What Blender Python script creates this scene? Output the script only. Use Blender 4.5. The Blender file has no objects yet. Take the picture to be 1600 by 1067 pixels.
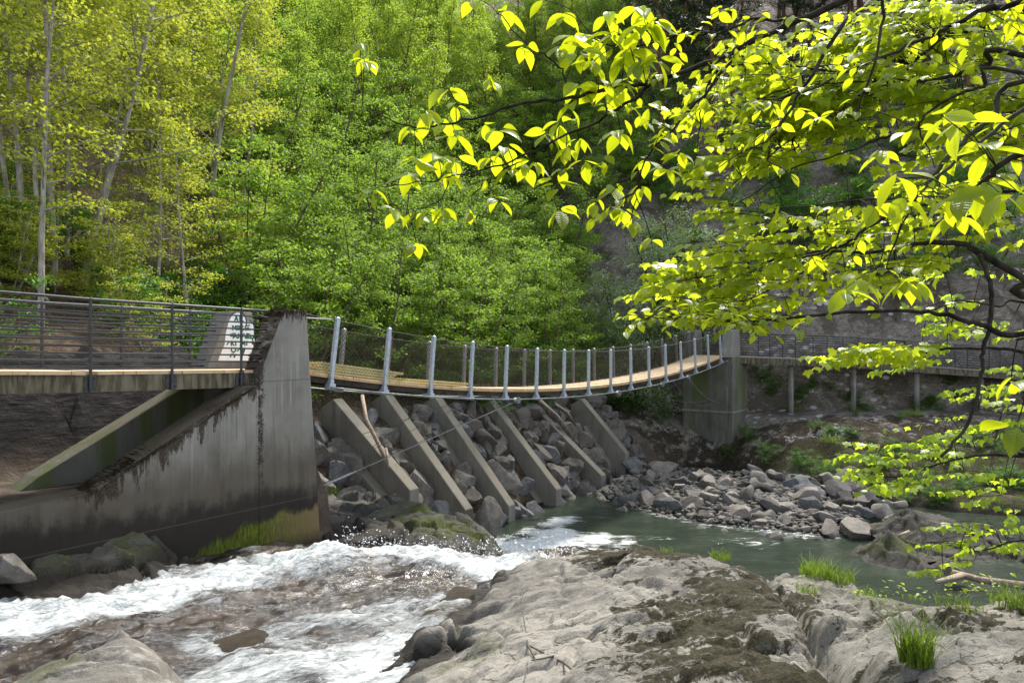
import bpy, math, random
import numpy as np
from mathutils import Vector, Matrix

# ---------------------------------------------------------------- basics
scene = bpy.context.scene
COL = scene.collection
rng = np.random.default_rng(7)
random.seed(7)
F, CX, CY, ZC = 1155.0, 800.0, 531.0, 5.5     # focal length (in 1600-px units), horizon row, eye height above the pool


def P(px, py, d):
    """a point seen at (px, py) and lying d metres in front of the eye"""
    return np.array([(px - CX) / F * d, d, ZC - (py - CY) / F * d])


# the bridge and the left walkway share one straight line: A + s*U + t*N  (t grows towards the hill)
A0 = np.array([-3.512, 14.395]); U = np.array([0.581, 0.8139]); N = np.array([-0.8139, 0.581])


def B(s, t, z):
    q = A0 + U * s + N * t
    return np.array([q[0], q[1], z])


def unproj(px, py, t):
    """(s, z) of the sight line through (px, py) on the vertical plane t = const"""
    o = A0 + N * t
    r = (px - CX) / F
    s = (r * o[1] - o[0]) / (U[0] - r * U[1])
    d = o[1] + s * U[1]
    return s, ZC - (py - CY) / F * d


def to_st(x, y):
    dx, dy = x - A0[0], y - A0[1]
    return dx * U[0] + dy * U[1], dx * N[0] + dy * N[1]


def sstep(a, b, x):
    t = np.clip((x - a) / (b - a), 0, 1)
    return t * t * (3 - 2 * t)


# ---------------------------------------------------------------- noise
_perm = np.random.default_rng(11).permutation(256)
_perm = np.concatenate([_perm, _perm, _perm])
_grad = np.array([[1, 1, 0], [-1, 1, 0], [1, -1, 0], [-1, -1, 0], [1, 0, 1], [-1, 0, 1], [1, 0, -1], [-1, 0, -1],
                  [0, 1, 1], [0, -1, 1], [0, 1, -1], [0, -1, -1], [1, 1, 0], [-1, 1, 0], [0, -1, 1], [0, -1, -1]], float)


def perlin(p):
    p = np.asarray(p, float)
    i = np.floor(p).astype(int); f = p - i
    i &= 255
    w = f * f * f * (f * (f * 6 - 15) + 10)
    out = 0
    for dx in (0, 1):
        for dy in (0, 1):
            for dz in (0, 1):
                h = _perm[_perm[_perm[i[:, 0] + dx] + i[:, 1] + dy] + i[:, 2] + dz] & 15
                g = _grad[h]
                v = g[:, 0] * (f[:, 0] - dx) + g[:, 1] * (f[:, 1] - dy) + g[:, 2] * (f[:, 2] - dz)
                wx = w[:, 0] if dx else 1 - w[:, 0]
                wy = w[:, 1] if dy else 1 - w[:, 1]
                wz = w[:, 2] if dz else 1 - w[:, 2]
                out = out + v * wx * wy * wz
    return out


def fbm(p, octaves=4, ridged=False):
    p = np.asarray(p, float); out = 0; a = 1.0; tot = 0
    for k in range(octaves):
        v = perlin(p + 17.3 * k)
        out = out + a * ((1 - 2 * np.abs(v)) if ridged else v)
        tot += a; a *= 0.5; p = p * 2.03
    return out / tot


def blocks(a, b, seed=0):
    """2-D cells: height offset of the own block, its tilt term, and the distance to the nearest joint"""
    ia, ib = np.floor(a).astype(int), np.floor(b).astype(int); D = []; H = []; T = []
    for i in (-1, 0, 1):
        for j in (-1, 0, 1):
            ca, cb = (ia + i) & 255, (ib + j) & 255; h = _perm[_perm[ca + seed % 200] + cb]; h2 = _perm[h + 57]; h3 = _perm[h2 + 91]; h4 = _perm[h3 + 13]
            da, db = a - (ia + i + h / 255.), b - (ib + j + h2 / 255.); D.append(np.hypot(da, db)); H.append(h3 / 127.5 - 1); T.append(da * (h4 / 127.5 - 1) + db * (_perm[h4 + 7] / 127.5 - 1))
    D = np.array(D); o = D.argsort(0); k = np.arange(D.shape[1]); d1, d2 = D[o[0], k], D[o[1], k]
    return np.array(H)[o[0], k], np.array(T)[o[0], k], d2 - d1


def cracked(x, y, strike, size, asp, seed, warp=.25):
    c, s = math.cos(strike), math.sin(strike); p = np.stack([x, y, 0 * x + seed], 1) / size
    a = (x * c + y * s) / (size * asp) + warp * fbm(p * .9, 4); b = (-x * s + y * c) / size + warp * fbm(p * .9 + 50, 4)
    return blocks(a, b, seed)


# ---------------------------------------------------------------- mesh helpers
class MB:
    def __init__(self):
        self.v = []; self.f = []; self.n = 0

    def add(self, verts, faces):
        o = self.n
        self.v.extend([tuple(map(float, q)) for q in verts]); self.n += len(verts)
        self.f.extend([tuple(i + o for i in fc) for fc in faces])
        return self

    def hexa(self, c):
        """8 corners: bottom 0-3 counter-clockwise, top 4-7"""
        return self.add(c, [(3, 2, 1, 0), (4, 5, 6, 7), (0, 1, 5, 4), (1, 2, 6, 5), (2, 3, 7, 6), (3, 0, 4, 7)])

    def box(self, o, ex, ey, ez):
        o, ex, ey, ez = map(np.asarray, (o, ex, ey, ez))
        return self.hexa([o, o + ex, o + ex + ey, o + ey, o + ez, o + ex + ez, o + ex + ey + ez, o + ey + ez])

    def bar(self, a, b, w, h, up=(0, 0, 1)):
        """a square bar from a to b, w wide and h high, centred on its axis"""
        a, b, up = np.asarray(a, float), np.asarray(b, float), np.asarray(up, float)
        x = b - a; x = x / np.linalg.norm(x)
        y = np.cross(up, x); y /= np.linalg.norm(y); z = np.cross(x, y)
        return self.box(a - y * w / 2 - z * h / 2, b - a, y * w, z * h)

    def tube(self, pts, radii, n=6, cap=True):
        pts = [np.asarray(p, float) for p in pts]
        if np.isscalar(radii): radii = [radii] * len(pts)
        ring0 = self.n; up = None; V = []; Fc = []
        for i, p in enumerate(pts):
            d = pts[min(i + 1, len(pts) - 1)] - pts[max(i - 1, 0)]
            d = d / (np.linalg.norm(d) + 1e-9)
            if up is None:
                up = np.array([0, 0, 1.0]) if abs(d[2]) < .9 else np.array([1.0, 0, 0])
            x = np.cross(up, d); x /= (np.linalg.norm(x) + 1e-9); y = np.cross(d, x); up = y
            # keep the frame from rolling
            for k in range(n):
                a = 2 * math.pi * k / n
                V.append(p + (x * math.cos(a) + y * math.sin(a)) * radii[i])
        m = len(pts)
        for i in range(m - 1):
            for k in range(n):
                k2 = (k + 1) % n
                Fc.append((i * n + k, i * n + k2, (i + 1) * n + k2, (i + 1) * n + k))
        if cap:
            Fc.append(tuple(range(n - 1, -1, -1))); Fc.append(tuple((m - 1) * n + k for k in range(n)))
        return self.add(V, Fc)

    def prism(self, poly, ext):
        """polygon (list of 3-D points) extruded by the vector ext"""
        n = len(poly); ext = np.asarray(ext)
        V = [np.asarray(p) for p in poly] + [np.asarray(p) + ext for p in poly]
        Fc = [tuple(range(n)), tuple(range(2 * n - 1, n - 1, -1))] + [((i + 1) % n, i, n + i, n + (i + 1) % n) for i in range(n)]
        return self.add(V, Fc)

    def build(self, name, mat, parent=None, smooth=False, bevel=0, fix=True, loc=None):
        me = bpy.data.meshes.new(name)
        v = self.v
        if loc is not None:
            v = [(a - loc[0], b - loc[1], c - loc[2]) for a, b, c in v]
        me.from_pydata(v, [], self.f)
        if fix:
            import bmesh
            bm = bmesh.new(); bm.from_mesh(me); bmesh.ops.recalc_face_normals(bm, faces=bm.faces); bm.to_mesh(me); bm.free()
        me.materials.append(mat)
        if smooth: me.polygons.foreach_set('use_smooth', [True] * len(me.polygons))
        o = bpy.data.objects.new(name, me); COL.objects.link(o)
        if loc is not None: o.location = loc
        if parent is not None:
            o.parent = parent
            if loc is None:
                o.matrix_parent_inverse = Matrix.Translation(-Vector(parent.location))
        if bevel:
            m = o.modifiers.new('bevel', 'BEVEL'); m.width = bevel; m.segments = 2; m.limit_method = 'ANGLE'; m.angle_limit = math.radians(40)
        return o


def np_mesh(name, V, Fq, mat, parent=None, smooth=False, face_attr=None, vert_attr=None, uv=None, loc=None):
    """V (n,3), Fq (m,k) with one face size k"""
    me = bpy.data.meshes.new(name)
    m, k = Fq.shape
    me.vertices.add(len(V)); me.vertices.foreach_set('co', np.ascontiguousarray(V, np.float32).ravel())
    me.loops.add(m * k); me.loops.foreach_set('vertex_index', np.ascontiguousarray(Fq, np.int32).ravel())
    me.polygons.add(m)
    me.polygons.foreach_set('loop_start', np.arange(0, m * k, k, dtype=np.int32))
    me.polygons.foreach_set('loop_total', np.full(m, k, dtype=np.int32))
    if smooth: me.polygons.foreach_set('use_smooth', np.ones(m, bool))
    me.update(calc_edges=True)
    for d, dom in ((face_attr, 'FACE'), (vert_attr, 'POINT')):
        for nm, arr in (d or {}).items():
            at = me.attributes.new(nm, 'FLOAT', dom); at.data.foreach_set('value', np.ascontiguousarray(arr, np.float32).ravel())
    if uv is not None:
        l = me.uv_layers.new(name='UVMap'); l.data.foreach_set('uv', np.ascontiguousarray(uv, np.float32).ravel())
    me.validate()
    me.materials.append(mat)
    o = bpy.data.objects.new(name, me); COL.objects.link(o)
    if loc is not None: o.location = loc
    if parent is not None: o.parent = parent
    return o


def grid_faces(nx, ny):
    i = np.arange(nx * ny).reshape(ny, nx)
    return np.stack([i[:-1, :-1], i[:-1, 1:], i[1:, 1:], i[1:, :-1]], -1).reshape(-1, 4)


def tag(o, label=None, cat=None, group=None, kind=None):
    if label: o['label'] = label
    if cat: o['category'] = cat
    if group: o['group'] = group
    if kind: o['kind'] = kind
    return o


def thing(name, label, cat, loc=(0, 0, 0), group=None):
    o = bpy.data.objects.new(name, None); COL.objects.link(o)
    o.location = [float(c) for c in loc]; o.empty_display_size = .2
    return tag(o, label, cat, group)


def copy_thing(o, loc, rot=(0, 0, 0), scale=(1, 1, 1), label=None, group=None):
    c = o.copy(); COL.objects.link(c)
    c.location = [float(q) for q in loc]; c.rotation_euler = rot; c.scale = scale
    for ch in list(o.children):
        d = ch.copy(); COL.objects.link(d); d.parent = c
        for g in ch.children:
            e = g.copy(); COL.objects.link(e); e.parent = d
    if label: c['label'] = label
    if group: c['group'] = group
    return c


# ---------------------------------------------------------------- materials
class NT:
    def __init__(self, name):
        self.m = bpy.data.materials.new(name); self.m.use_nodes = True
        self.t = self.m.node_tree; self.t.nodes.clear()
        self.out = self.t.nodes.new('ShaderNodeOutputMaterial')
        self._pos = None

    def n(self, typ, **kw):
        nd = self.t.nodes.new(typ)
        ins = kw.pop('ins', {})
        for k, v in kw.items(): setattr(nd, k, v)
        for k, v in ins.items(): self.set(nd.inputs[k], v)
        return nd

    def set(self, sock, v):
        if isinstance(v, bpy.types.NodeSocket): self.t.links.new(v, sock)
        elif isinstance(v, (tuple, list)) and len(v) == 3 and sock.type == 'RGBA': sock.default_value = (*v, 1)
        else: sock.default_value = v

    def pos(self):
        if self._pos is None: self._pos = self.n('ShaderNodeNewGeometry').outputs['Position']
        return self._pos

    def obj(self): return self.n('ShaderNodeTexCoord').outputs['Object']

    def mapped(self, vec, scale=(1, 1, 1), rot=(0, 0, 0), loc=(0, 0, 0), turn=False):
        if turn:        # turn first, then stretch along the turned axes
            return self.n('ShaderNodeMapping', vector_type='TEXTURE', ins={'Vector': vec, 'Scale': tuple(1 / q for q in scale), 'Rotation': rot, 'Location': loc}).outputs[0]
        return self.n('ShaderNodeMapping', ins={'Vector': vec, 'Scale': scale, 'Rotation': rot, 'Location': loc}).outputs[0]

    def noise(self, vec, scale=1, detail=4, rough=.55, dist=0):
        return self.n('ShaderNodeTexNoise', ins={'Vector': vec, 'Scale': scale, 'Detail': detail, 'Roughness': rough, 'Distortion': dist}).outputs[0]

    def voro(self, vec, scale=1, feature='F1', out='Distance'):
        return self.n('ShaderNodeTexVoronoi', feature=feature, ins={'Vector': vec, 'Scale': scale}).outputs[out]

    def ramp(self, fac, stops, interp='LINEAR'):
        nd = self.n('ShaderNodeValToRGB', ins={'Fac': fac}); cr = nd.color_ramp; cr.interpolation = interp
        while len(cr.elements) < len(stops): cr.elements.new(.5)
        for e, (p, c) in zip(cr.elements, stops):
            e.position = p
            e.color = (c, c, c, 1) if np.isscalar(c) else (*c, 1)
        return nd.outputs[0]

    def step(self, fac, a, b):
        return self.n('ShaderNodeMapRange', interpolation_type='SMOOTHSTEP', ins={'Value': fac, 'From Min': a, 'From Max': b}).outputs[0]

    def math(self, op, a, b=0.0, c=None):
        nd = self.n('ShaderNodeMath', operation=op); self.set(nd.inputs[0], a); self.set(nd.inputs[1], b)
        if c is not None: self.set(nd.inputs[2], c)
        return nd.outputs[0]

    def mix(self, fac, a, b, blend='MIX'):
        nd = self.n('ShaderNodeMix', data_type='RGBA', blend_type=blend)
        self.set(nd.inputs[0], fac); self.set(nd.inputs[6], a); self.set(nd.inputs[7], b)
        return nd.outputs[2]

    def attr(self, name): return self.n('ShaderNodeAttribute', attribute_name=name).outputs['Fac']

    def sep(self, vec):
        return self.n('ShaderNodeSeparateXYZ', ins={0: vec}).outputs

    def normal_z(self):
        return self.sep(self.n('ShaderNodeNewGeometry').outputs['Normal'])[2]

    def bump(self, h, strength=.5, dist=.05, normal=None):
        nd = self.n('ShaderNodeBump', ins={'Height': h, 'Strength': strength, 'Distance': dist})
        if normal is not None: self.set(nd.inputs['Normal'], normal)
        return nd.outputs[0]

    def bsdf(self, color, rough=.8, normal=None, spec=.3, metal=0, **kw):
        b = self.n('ShaderNodeBsdfPrincipled')
        self.set(b.inputs['Base Color'], color); self.set(b.inputs['Roughness'], rough)
        self.set(b.inputs['Specular IOR Level'], spec); self.set(b.inputs['Metallic'], metal)
        if normal is not None: self.set(b.inputs['Normal'], normal)
        for k, v in kw.items(): self.set(b.inputs[k], v)
        return b.outputs[0]

    def done(self, shader):
        self.t.links.new(shader, self.out.inputs[0]); return self.m


def mat_leaf(name, dark, light, trans, tw=.5, rough=.45, veins=False, hue=.25):
    k = NT(name)
    r = k.attr('lv'); oi = k.n('ShaderNodeObjectInfo').outputs['Random']
    f = k.math('ADD', k.math('MULTIPLY', r, 1 - hue), k.math('MULTIPLY', oi, hue))
    c = k.mix(f, dark, light)
    tc = k.mix(f, tuple(q * .48 for q in trans), trans)
    nrm = None
    if veins:
        uv = k.n('ShaderNodeUVMap').outputs[0]; x, y, _ = k.sep(uv)
        ax = k.math('ABSOLUTE', k.math('SUBTRACT', x, .5))
        w = k.math('SINE', k.math('MULTIPLY', k.math('SUBTRACT', y, k.math('MULTIPLY', ax, .7)), 62.0))
        ve = k.step(w, .45, 1.0)
        mid = k.math('SUBTRACT', 1.0, k.step(ax, .015, .05))
        vv = k.math('MAXIMUM', k.math('MULTIPLY', ve, .55), mid)
        tc = k.mix(k.math('MULTIPLY', vv, .4), tc, tuple(q * .45 for q in trans))
        c = k.mix(k.math('MULTIPLY', vv, .25), c, tuple(q * 1.7 for q in light))
        nrm = k.bump(vv, .35, .004)
    b = k.bsdf(c, rough, nrm, .4)
    tr = k.n('ShaderNodeBsdfTranslucent', ins={'Color': tc}).outputs[0]
    ms = k.n('ShaderNodeMixShader', ins={0: tw, 1: b, 2: tr}).outputs[0]
    return k.done(ms)


def mat_bark(name, c1, c2, scale=6):
    k = NT(name); p = k.mapped(k.obj(), (1, 1, .25))
    n = k.noise(p, scale, 6, .65)
    g = k.noise(k.obj(), 1.3, 3)
    c = k.mix(k.step(n, .35, .7), c1, c2)
    c = k.mix(k.math('MULTIPLY', k.step(g, .55, .7), .5), c, (.09, .11, .05))
    return k.done(k.bsdf(c, .9, k.bump(n, .6, .02), .15))


M = {}
M['leaf_sap'] = mat_leaf('maple_sapling_leaf', (.12, .19, .02), (.28, .33, .04), (.58, .64, .06), .55, .6)
M['leaf_dense'] = mat_leaf('hazel_leaf', (.078, .16, .016), (.20, .31, .036), (.38, .59, .055), .52, .6)
M['leaf_yel'] = mat_leaf('spring_leaf', (.11, .20, .022), (.28, .37, .05), (.52, .70, .06), .55, .6)
M['leaf_shrub'] = mat_leaf('shrub_leaf', (.04, .12, .012), (.11, .23, .02), (.16, .40, .025), .45)
M['leaf_cherry'] = mat_leaf('cherry_leaf', (.13, .20, .06), (.24, .32, .12), (.36, .52, .14), .45, .6)
M['blossom'] = mat_leaf('blossom_petal', (.55, .58, .50), (.75, .77, .70), (.6, .62, .52), .3, hue=0)
M['needle'] = mat_leaf('pine_needle', (.010, .028, .012), (.022, .050, .018), (.02, .05, .015), .15)
M['leaf_elm'] = mat_leaf('elm_leaf', (.09, .20, .015), (.26, .38, .03), (.74, .84, .015), .66, .33, veins=True, hue=0)
M['leaf_maple'] = mat_leaf('maple_leaf', (.10, .20, .015), (.27, .36, .03), (.76, .88, .035), .68, .36, hue=0)
M['leaf_lime'] = mat_leaf('lime_maple_leaf', (.15, .26, .02), (.26, .38, .05), (.66, .84, .04), .62, .4, hue=0)
M['grass'] = mat_leaf('grass_blade', (.09, .15, .012), (.21, .30, .04), (.30, .45, .03), .4)
M['bark_grey'] = mat_bark('grey_bark', (.18, .16, .13), (.42, .39, .33))
M['bark_brown'] = mat_bark('brown_bark', (.06, .045, .03), (.16, .125, .09))
M['bark_pine'] = mat_bark('pine_bark', (.10, .05, .03), (.20, .11, .07))
M['bark_dark'] = mat_bark('dark_bark', (.012, .010, .008), (.05, .042, .032), 14)


def m_concrete(name, wall=False, warm=0.0, green=.0):
    k = NT(name); p = k.pos()
    n1 = k.noise(p, .9, 6, .6); n2 = k.noise(k.mapped(p, (3.2, 3.2, .22)), 1.6, 5, .65)
    n3 = k.noise(p, 22, 4, .7); n4 = k.noise(k.mapped(p, (9, 9, .35)), 1.4, 4, .6)
    c = k.ramp(n1, [(.3, (.135, .125, .108)), (.5, (.21, .20, .175)), (.72, (.29, .275, .24))])
    if green: c = k.mix(.5, c, (.05, .05, .035))
    pa = k.step(k.noise(p, .7, 4, .6, .5), .38, .62)
    c = k.mix(k.math('MULTIPLY', k.step(n2, .47, .64), k.math('MULTIPLY', pa, .8)), c, (.070, .063, .055))
    c = k.mix(k.math('MULTIPLY', k.step(n4, .56, .70), k.math('SUBTRACT', .6, k.math('MULTIPLY', pa, .4))), c, (.36, .35, .32))
    n5 = k.noise(k.mapped(p, (26, 26, .5)), 1.0, 4, .6); c = k.mix(k.math('MULTIPLY', k.step(n5, .50, .68), .3), c, (.10, .09, .08))
    c = k.mix(k.math('MULTIPLY', k.step(n3, .60, .72), .4), c, (.12, .11, .10))
    # tie holes of the formwork and worn pits
    v = k.voro(p, 5.5); pit = k.math('MULTIPLY', k.math('SUBTRACT', 1.0, k.step(v, .03, .05)), k.step(k.noise(p, 1.1, 2), .5, .55))
    c = k.mix(pit, c, (.035, .03, .025))
    if green:
        g = k.step(k.noise(k.mapped(p, (2.2, 2.2, .3)), 1.2, 4, .6), .44, .62)
        c = k.mix(k.math('MULTIPLY', g, green), c, (.085, .105, .03))
    if wall:
        x, y, z = k.sep(p)
        s = k.math('ADD', k.math('MULTIPLY', k.math('SUBTRACT', x, float(A0[0])), float(U[0])), k.math('MULTIPLY', k.math('SUBTRACT', y, float(A0[1])), float(U[1])))
        sn = k.n('ShaderNodeMapRange', ins={'Value': s, 'From Min': -8.0, 'From Max': 0.0}).outputs[0]
        rag = k.math('MULTIPLY', k.math('SUBTRACT', k.noise(k.mapped(p, (1, 1, .6)), 2.6, 6, .7), .5), .9)
        # brown tide mark, dark wet band, moss mound
        zt = k.math('SUBTRACT', z, k.ramp(sn, [(0, .70), (.45, .66), (.75, .72), (1, .75)]))
        zt = k.math('SUBTRACT', k.math('SUBTRACT', z, rag), k.math('MULTIPLY', k.ramp(sn, [(0, .80), (.5, .74), (.8, .76), (1, .78)]), 4.6))
        tide = k.math('SUBTRACT', 1.0, k.step(zt, -.30, .55))
        c = k.mix(k.math('MULTIPLY', tide, .78), c, (.075, .060, .042))
        zd = k.math('SUBTRACT', k.math('SUBTRACT', z, rag), k.math('MULTIPLY', k.ramp(sn, [(0, .86), (.4, .78), (.6, .74), (.8, .74), (.93, .70), (1, .66)]), 3.55))
        c = k.mix(k.math('MULTIPLY', k.math('SUBTRACT', 1.0, k.step(zd, .02, .42)), .88), c, (.018, .015, .012))
        zm = k.math('SUBTRACT', k.math('SUBTRACT', z, k.math('MULTIPLY', rag, .6)), k.math('MULTIPLY', k.ramp(sn, [(0, .2), (.38, .2), (.50, .47), (.66, .61), (.80, .66), (.93, .665), (1, .62)]), 3.7))
        mo = k.math('SUBTRACT', 1.0, k.step(zm, -.10, .03))
        fz = k.noise(k.mapped(p, (14, 14, 3)), 2.2, 5, .7)
        mc = k.ramp(fz, [(.3, (.014, .020, .003)), (.55, (.085, .105, .010)), (.75, (.20, .22, .025))])
        mc = k.mix(k.ramp(sn, [(.76, 0), (.93, 1)]), mc, (.19, .135, .065))
        low = k.step(k.math('ADD', zm, k.math('MULTIPLY', rag, .8)), -.85, -.35)
        mc = k.mix(low, (.012, .013, .006), mc)
        c = k.mix(mo, c, mc)
        # ragged dark growth hanging from the sloping edge, the cap and the vertical seam
        zl = k.math('ADD', 4.72, k.math('MULTIPLY', k.math('ADD', s, 2.05), .537)); zl = k.math('MAXIMUM', zl, 3.30)
        left_ = k.math('SUBTRACT', 1.0, k.step(s, -1.89, -1.86))
        rg1 = k.noise(k.mapped(p, (5, 5, .9)), 1.6, 7, .75); rg2 = k.noise(p, 30, 4, .7)
        dz = k.math('SUBTRACT', zl, z); reach = k.math('MULTIPLY', k.step(rg1, .36, .72), k.math('MULTIPLY', .55, k.step(s, -5.0, -4.4)))
        ed_ = k.math('MULTIPLY', left_, k.math('SUBTRACT', 1.0, k.step(k.math('SUBTRACT', dz, reach), -.06, .05)))
        dc = k.math('SUBTRACT', 6.04, z); right_ = k.math('SUBTRACT', 1.0, left_)
        cap = k.math('MULTIPLY', right_, k.math('SUBTRACT', 1.0, k.step(k.math('SUBTRACT', dc, k.math('MULTIPLY', k.step(rg1, .40, .70), .35)), -.03, .04)))
        sm = k.math('ABSOLUTE', k.math('ADD', s, 1.83)); seam = k.math('MULTIPLY', k.math('SUBTRACT', 1.0, k.step(k.math('ADD', sm, k.math('MULTIPLY', k.math('SUBTRACT', rg2, .5), .25)), .03, .07)), k.math('MULTIPLY', k.step(z, 2.6, 3.4), k.step(k.noise(p, 5, 5, .7), .42, .52)))
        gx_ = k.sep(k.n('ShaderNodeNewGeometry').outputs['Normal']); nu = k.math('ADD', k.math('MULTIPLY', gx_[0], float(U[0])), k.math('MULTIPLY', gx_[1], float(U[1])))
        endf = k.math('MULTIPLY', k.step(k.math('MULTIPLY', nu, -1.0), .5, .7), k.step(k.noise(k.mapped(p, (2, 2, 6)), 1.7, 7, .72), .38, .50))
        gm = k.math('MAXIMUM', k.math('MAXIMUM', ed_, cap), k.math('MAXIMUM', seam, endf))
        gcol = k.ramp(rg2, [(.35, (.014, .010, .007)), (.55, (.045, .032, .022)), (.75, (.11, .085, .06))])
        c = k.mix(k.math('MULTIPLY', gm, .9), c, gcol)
        # thin horizontal pour lines
        for zz in (4.78, 2.62):
            ln = k.math('SUBTRACT', 1.0, k.step(k.math('ABSOLUTE', k.math('SUBTRACT', z, zz)), .004, .014))
            c = k.mix(k.math('MULTIPLY', ln, .6), c, (.08, .07, .06))
    top = k.step(k.normal_z(), .25, .6)
    tm = k.math('MULTIPLY', top, k.step(n1, .40, .56))
    c = k.mix(k.math('MULTIPLY', tm, .55), c, (.10, .085, .05))
    if warm: c = k.mix(warm, c, (.20, .178, .138))
    h = k.math('ADD', k.math('MULTIPLY', n3, .5), n2)
    return k.done(k.bsdf(c, .88, k.bump(h, .35, .02), .2))


M['wall'] = m_concrete('stained_concrete', wall=True)
M['concrete'] = m_concrete('weathered_concrete')
M['concrete_warm'] = m_concrete('buttress_concrete', warm=.45)
M['concrete_green'] = m_concrete('mossy_concrete', green=.8)


def m_moss(name, a, b, c3):
    k = NT(name); p = k.pos()
    n = k.noise(p, 9, 8, .75); n2 = k.noise(p, 1.7, 3)
    c = k.ramp(n, [(.3, a), (.55, b), (.75, c3)])
    c = k.mix(k.math('MULTIPLY', k.step(n2, .5, .65), .5), c, (.22, .20, .16))
    return k.done(k.bsdf(c, .95, k.bump(n, 1, .06), .05))


M['moss_brown'] = m_moss('brown_moss', (.016, .012, .007), (.050, .036, .022), (.11, .085, .052))


def m_rock(name, c1, c2, c3, scale=1.0, moss=None, moss_lim=(.5, .6), wet=None, lichen=0.0, strata=None, objspace=False, mossmask=None, green=None):
    """layered weathered rock: big tonal patches, fine grain, dark cracks, optional moss mats and wet foot"""
    k = NT(name); p = k.obj() if objspace else k.pos()
    if strata is None: strata = ((1, 1, 1), (0, 0, 0))
    ps = k.mapped(p, strata[0], strata[1], turn=True)
    big = k.noise(p, .55 * scale, 5, .6); mid = k.noise(ps, 2.3 * scale, 9, .70, .15); fine = k.noise(ps, 14 * scale, 7, .72)
    c = k.mix(k.step(big, .36, .66), c1, c2)
    c = k.mix(k.math('MULTIPLY', k.step(mid, .50, .70), .7), c, c3)
    c = k.mix(k.math('MULTIPLY', k.step(fine, .56, .70), .45), c, tuple(q * .42 for q in c1))
    gr = k.noise(p, 55 * scale, 3, .8); c = k.mix(k.math('MULTIPLY', k.step(gr, .56, .70), .55), c, tuple(q * .35 for q in c1)); c = k.mix(k.math('MULTIPLY', k.math('SUBTRACT', 1.0, k.step(gr, .32, .44)), .35), c, tuple(min(.6, q * 1.35) for q in c3))
    sp = k.noise(ps, 5.5 * scale, 10, .82); c = k.mix(k.math('MULTIPLY', k.step(sp, .57, .63), .5), c, tuple(q * .5 for q in c1))
    cr = k.voro(k.mapped(ps, (1.0, 1.0, 1.0)), 1.5 * scale, 'DISTANCE_TO_EDGE')
    wob = k.math('ADD', cr, k.math('MULTIPLY', k.math('SUBTRACT', fine, .5), .10))
    ck = k.math('MULTIPLY', k.math('SUBTRACT', 1.0, k.step(k.math('ABSOLUTE', wob), .0, .014)), k.math('MULTIPLY', k.step(big, .42, .55), .8))
    c = k.mix(k.math('MULTIPLY', ck, .8), c, tuple(q * .22 for q in c1))
    h = k.math('SUBTRACT', k.math('ADD', k.math('ADD', k.math('MULTIPLY', fine, .5), k.math('MULTIPLY', gr, .22)), mid), k.math('MULTIPLY', ck, .35))
    if lichen:
        li = k.step(k.noise(p, 5 * scale, 6, .75), .60, .68)
        c = k.mix(k.math('MULTIPLY', li, lichen), c, (.44, .42, .40))
    rough = .85
    if green is not None:
        gm = k.math('MULTIPLY', k.attr(green), k.step(k.noise(p, 2.1, 6, .7), .40, .58))
        gc = k.ramp(fine, [(.35, (.022, .030, .005)), (.6, (.08, .095, .012)), (.8, (.17, .15, .02))])
        c = k.mix(gm, c, gc)
    if moss is not None:
        a = k.attr(mossmask) if mossmask else 0.5
        q = k.math('ADD', k.math('MULTIPLY', k.math('SUBTRACT', k.math('ADD', k.noise(ps, 1.6 * scale, 10, .78, .8), k.math('MULTIPLY', k.noise(p, 9 * scale, 6, .75), .45)), .36), .95), k.math('MULTIPLY', a, .24))
        up = k.math('MULTIPLY', k.step(k.normal_z(), .15, .6), 1.0)
        mm = k.math('MULTIPLY', k.step(q, *moss_lim), up)
        mc = k.mix(k.step(k.noise(p, 40, 4, .7), .45, .68), moss, tuple(min(1, v * 2.7) for v in moss))
        c = k.mix(mm, c, mc); h = k.math('ADD', h, k.math('MULTIPLY', mm, .5))
    if wet is not None:
        w = k.attr(wet)
        c = k.mix(w, c, (.022, .017, .011)); rough = k.math('SUBTRACT', .9, k.math('MULTIPLY', w, .25))
    return k.done(k.bsdf(c, rough, k.bump(h, .8, .07 / scale), .3))


M['rock_fore'] = m_rock('pale_bedrock', (.17, .156, .132), (.325, .30, .255), (.43, .40, .35), 1.0, moss=(.026, .022, .009), moss_lim=(.43, .455), wet='wet', mossmask='moss',
                        strata=((1.0, 2.3, 1.5), (0, 0, math.radians(24))), green='green')
M['rock_ledge'] = m_rock('wet_ledge_rock', (.055, .052, .045), (.115, .108, .092), (.19, .18, .16), 1.6, wet='wet', green='green', strata=((1, 2, 2), (0, .3, .5)))
M['boulder'] = m_rock('grey_boulder', (.115, .104, .088), (.19, .172, .148), (.29, .268, .235), 1.6, lichen=.35, objspace=True)
M['boulder_blue'] = m_rock('bluish_boulder', (.09, .09, .088), (.15, .148, .145), (.27, .265, .255), 1.6, lichen=.5, objspace=True)
M['boulder_brown'] = m_rock('brown_boulder', (.10, .088, .072), (.17, .152, .128), (.24, .22, .19), 1.6, lichen=.15, objspace=True)
M['stone'] = m_rock('pale_stone', (.19, .168, .138), (.29, .26, .22), (.38, .345, .295), 2.0, objspace=True)
M['stone_dark'] = m_rock('dark_stone', (.05, .047, .043), (.09, .085, .078), (.14, .135, .125), 2.0, objspace=True)


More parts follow.
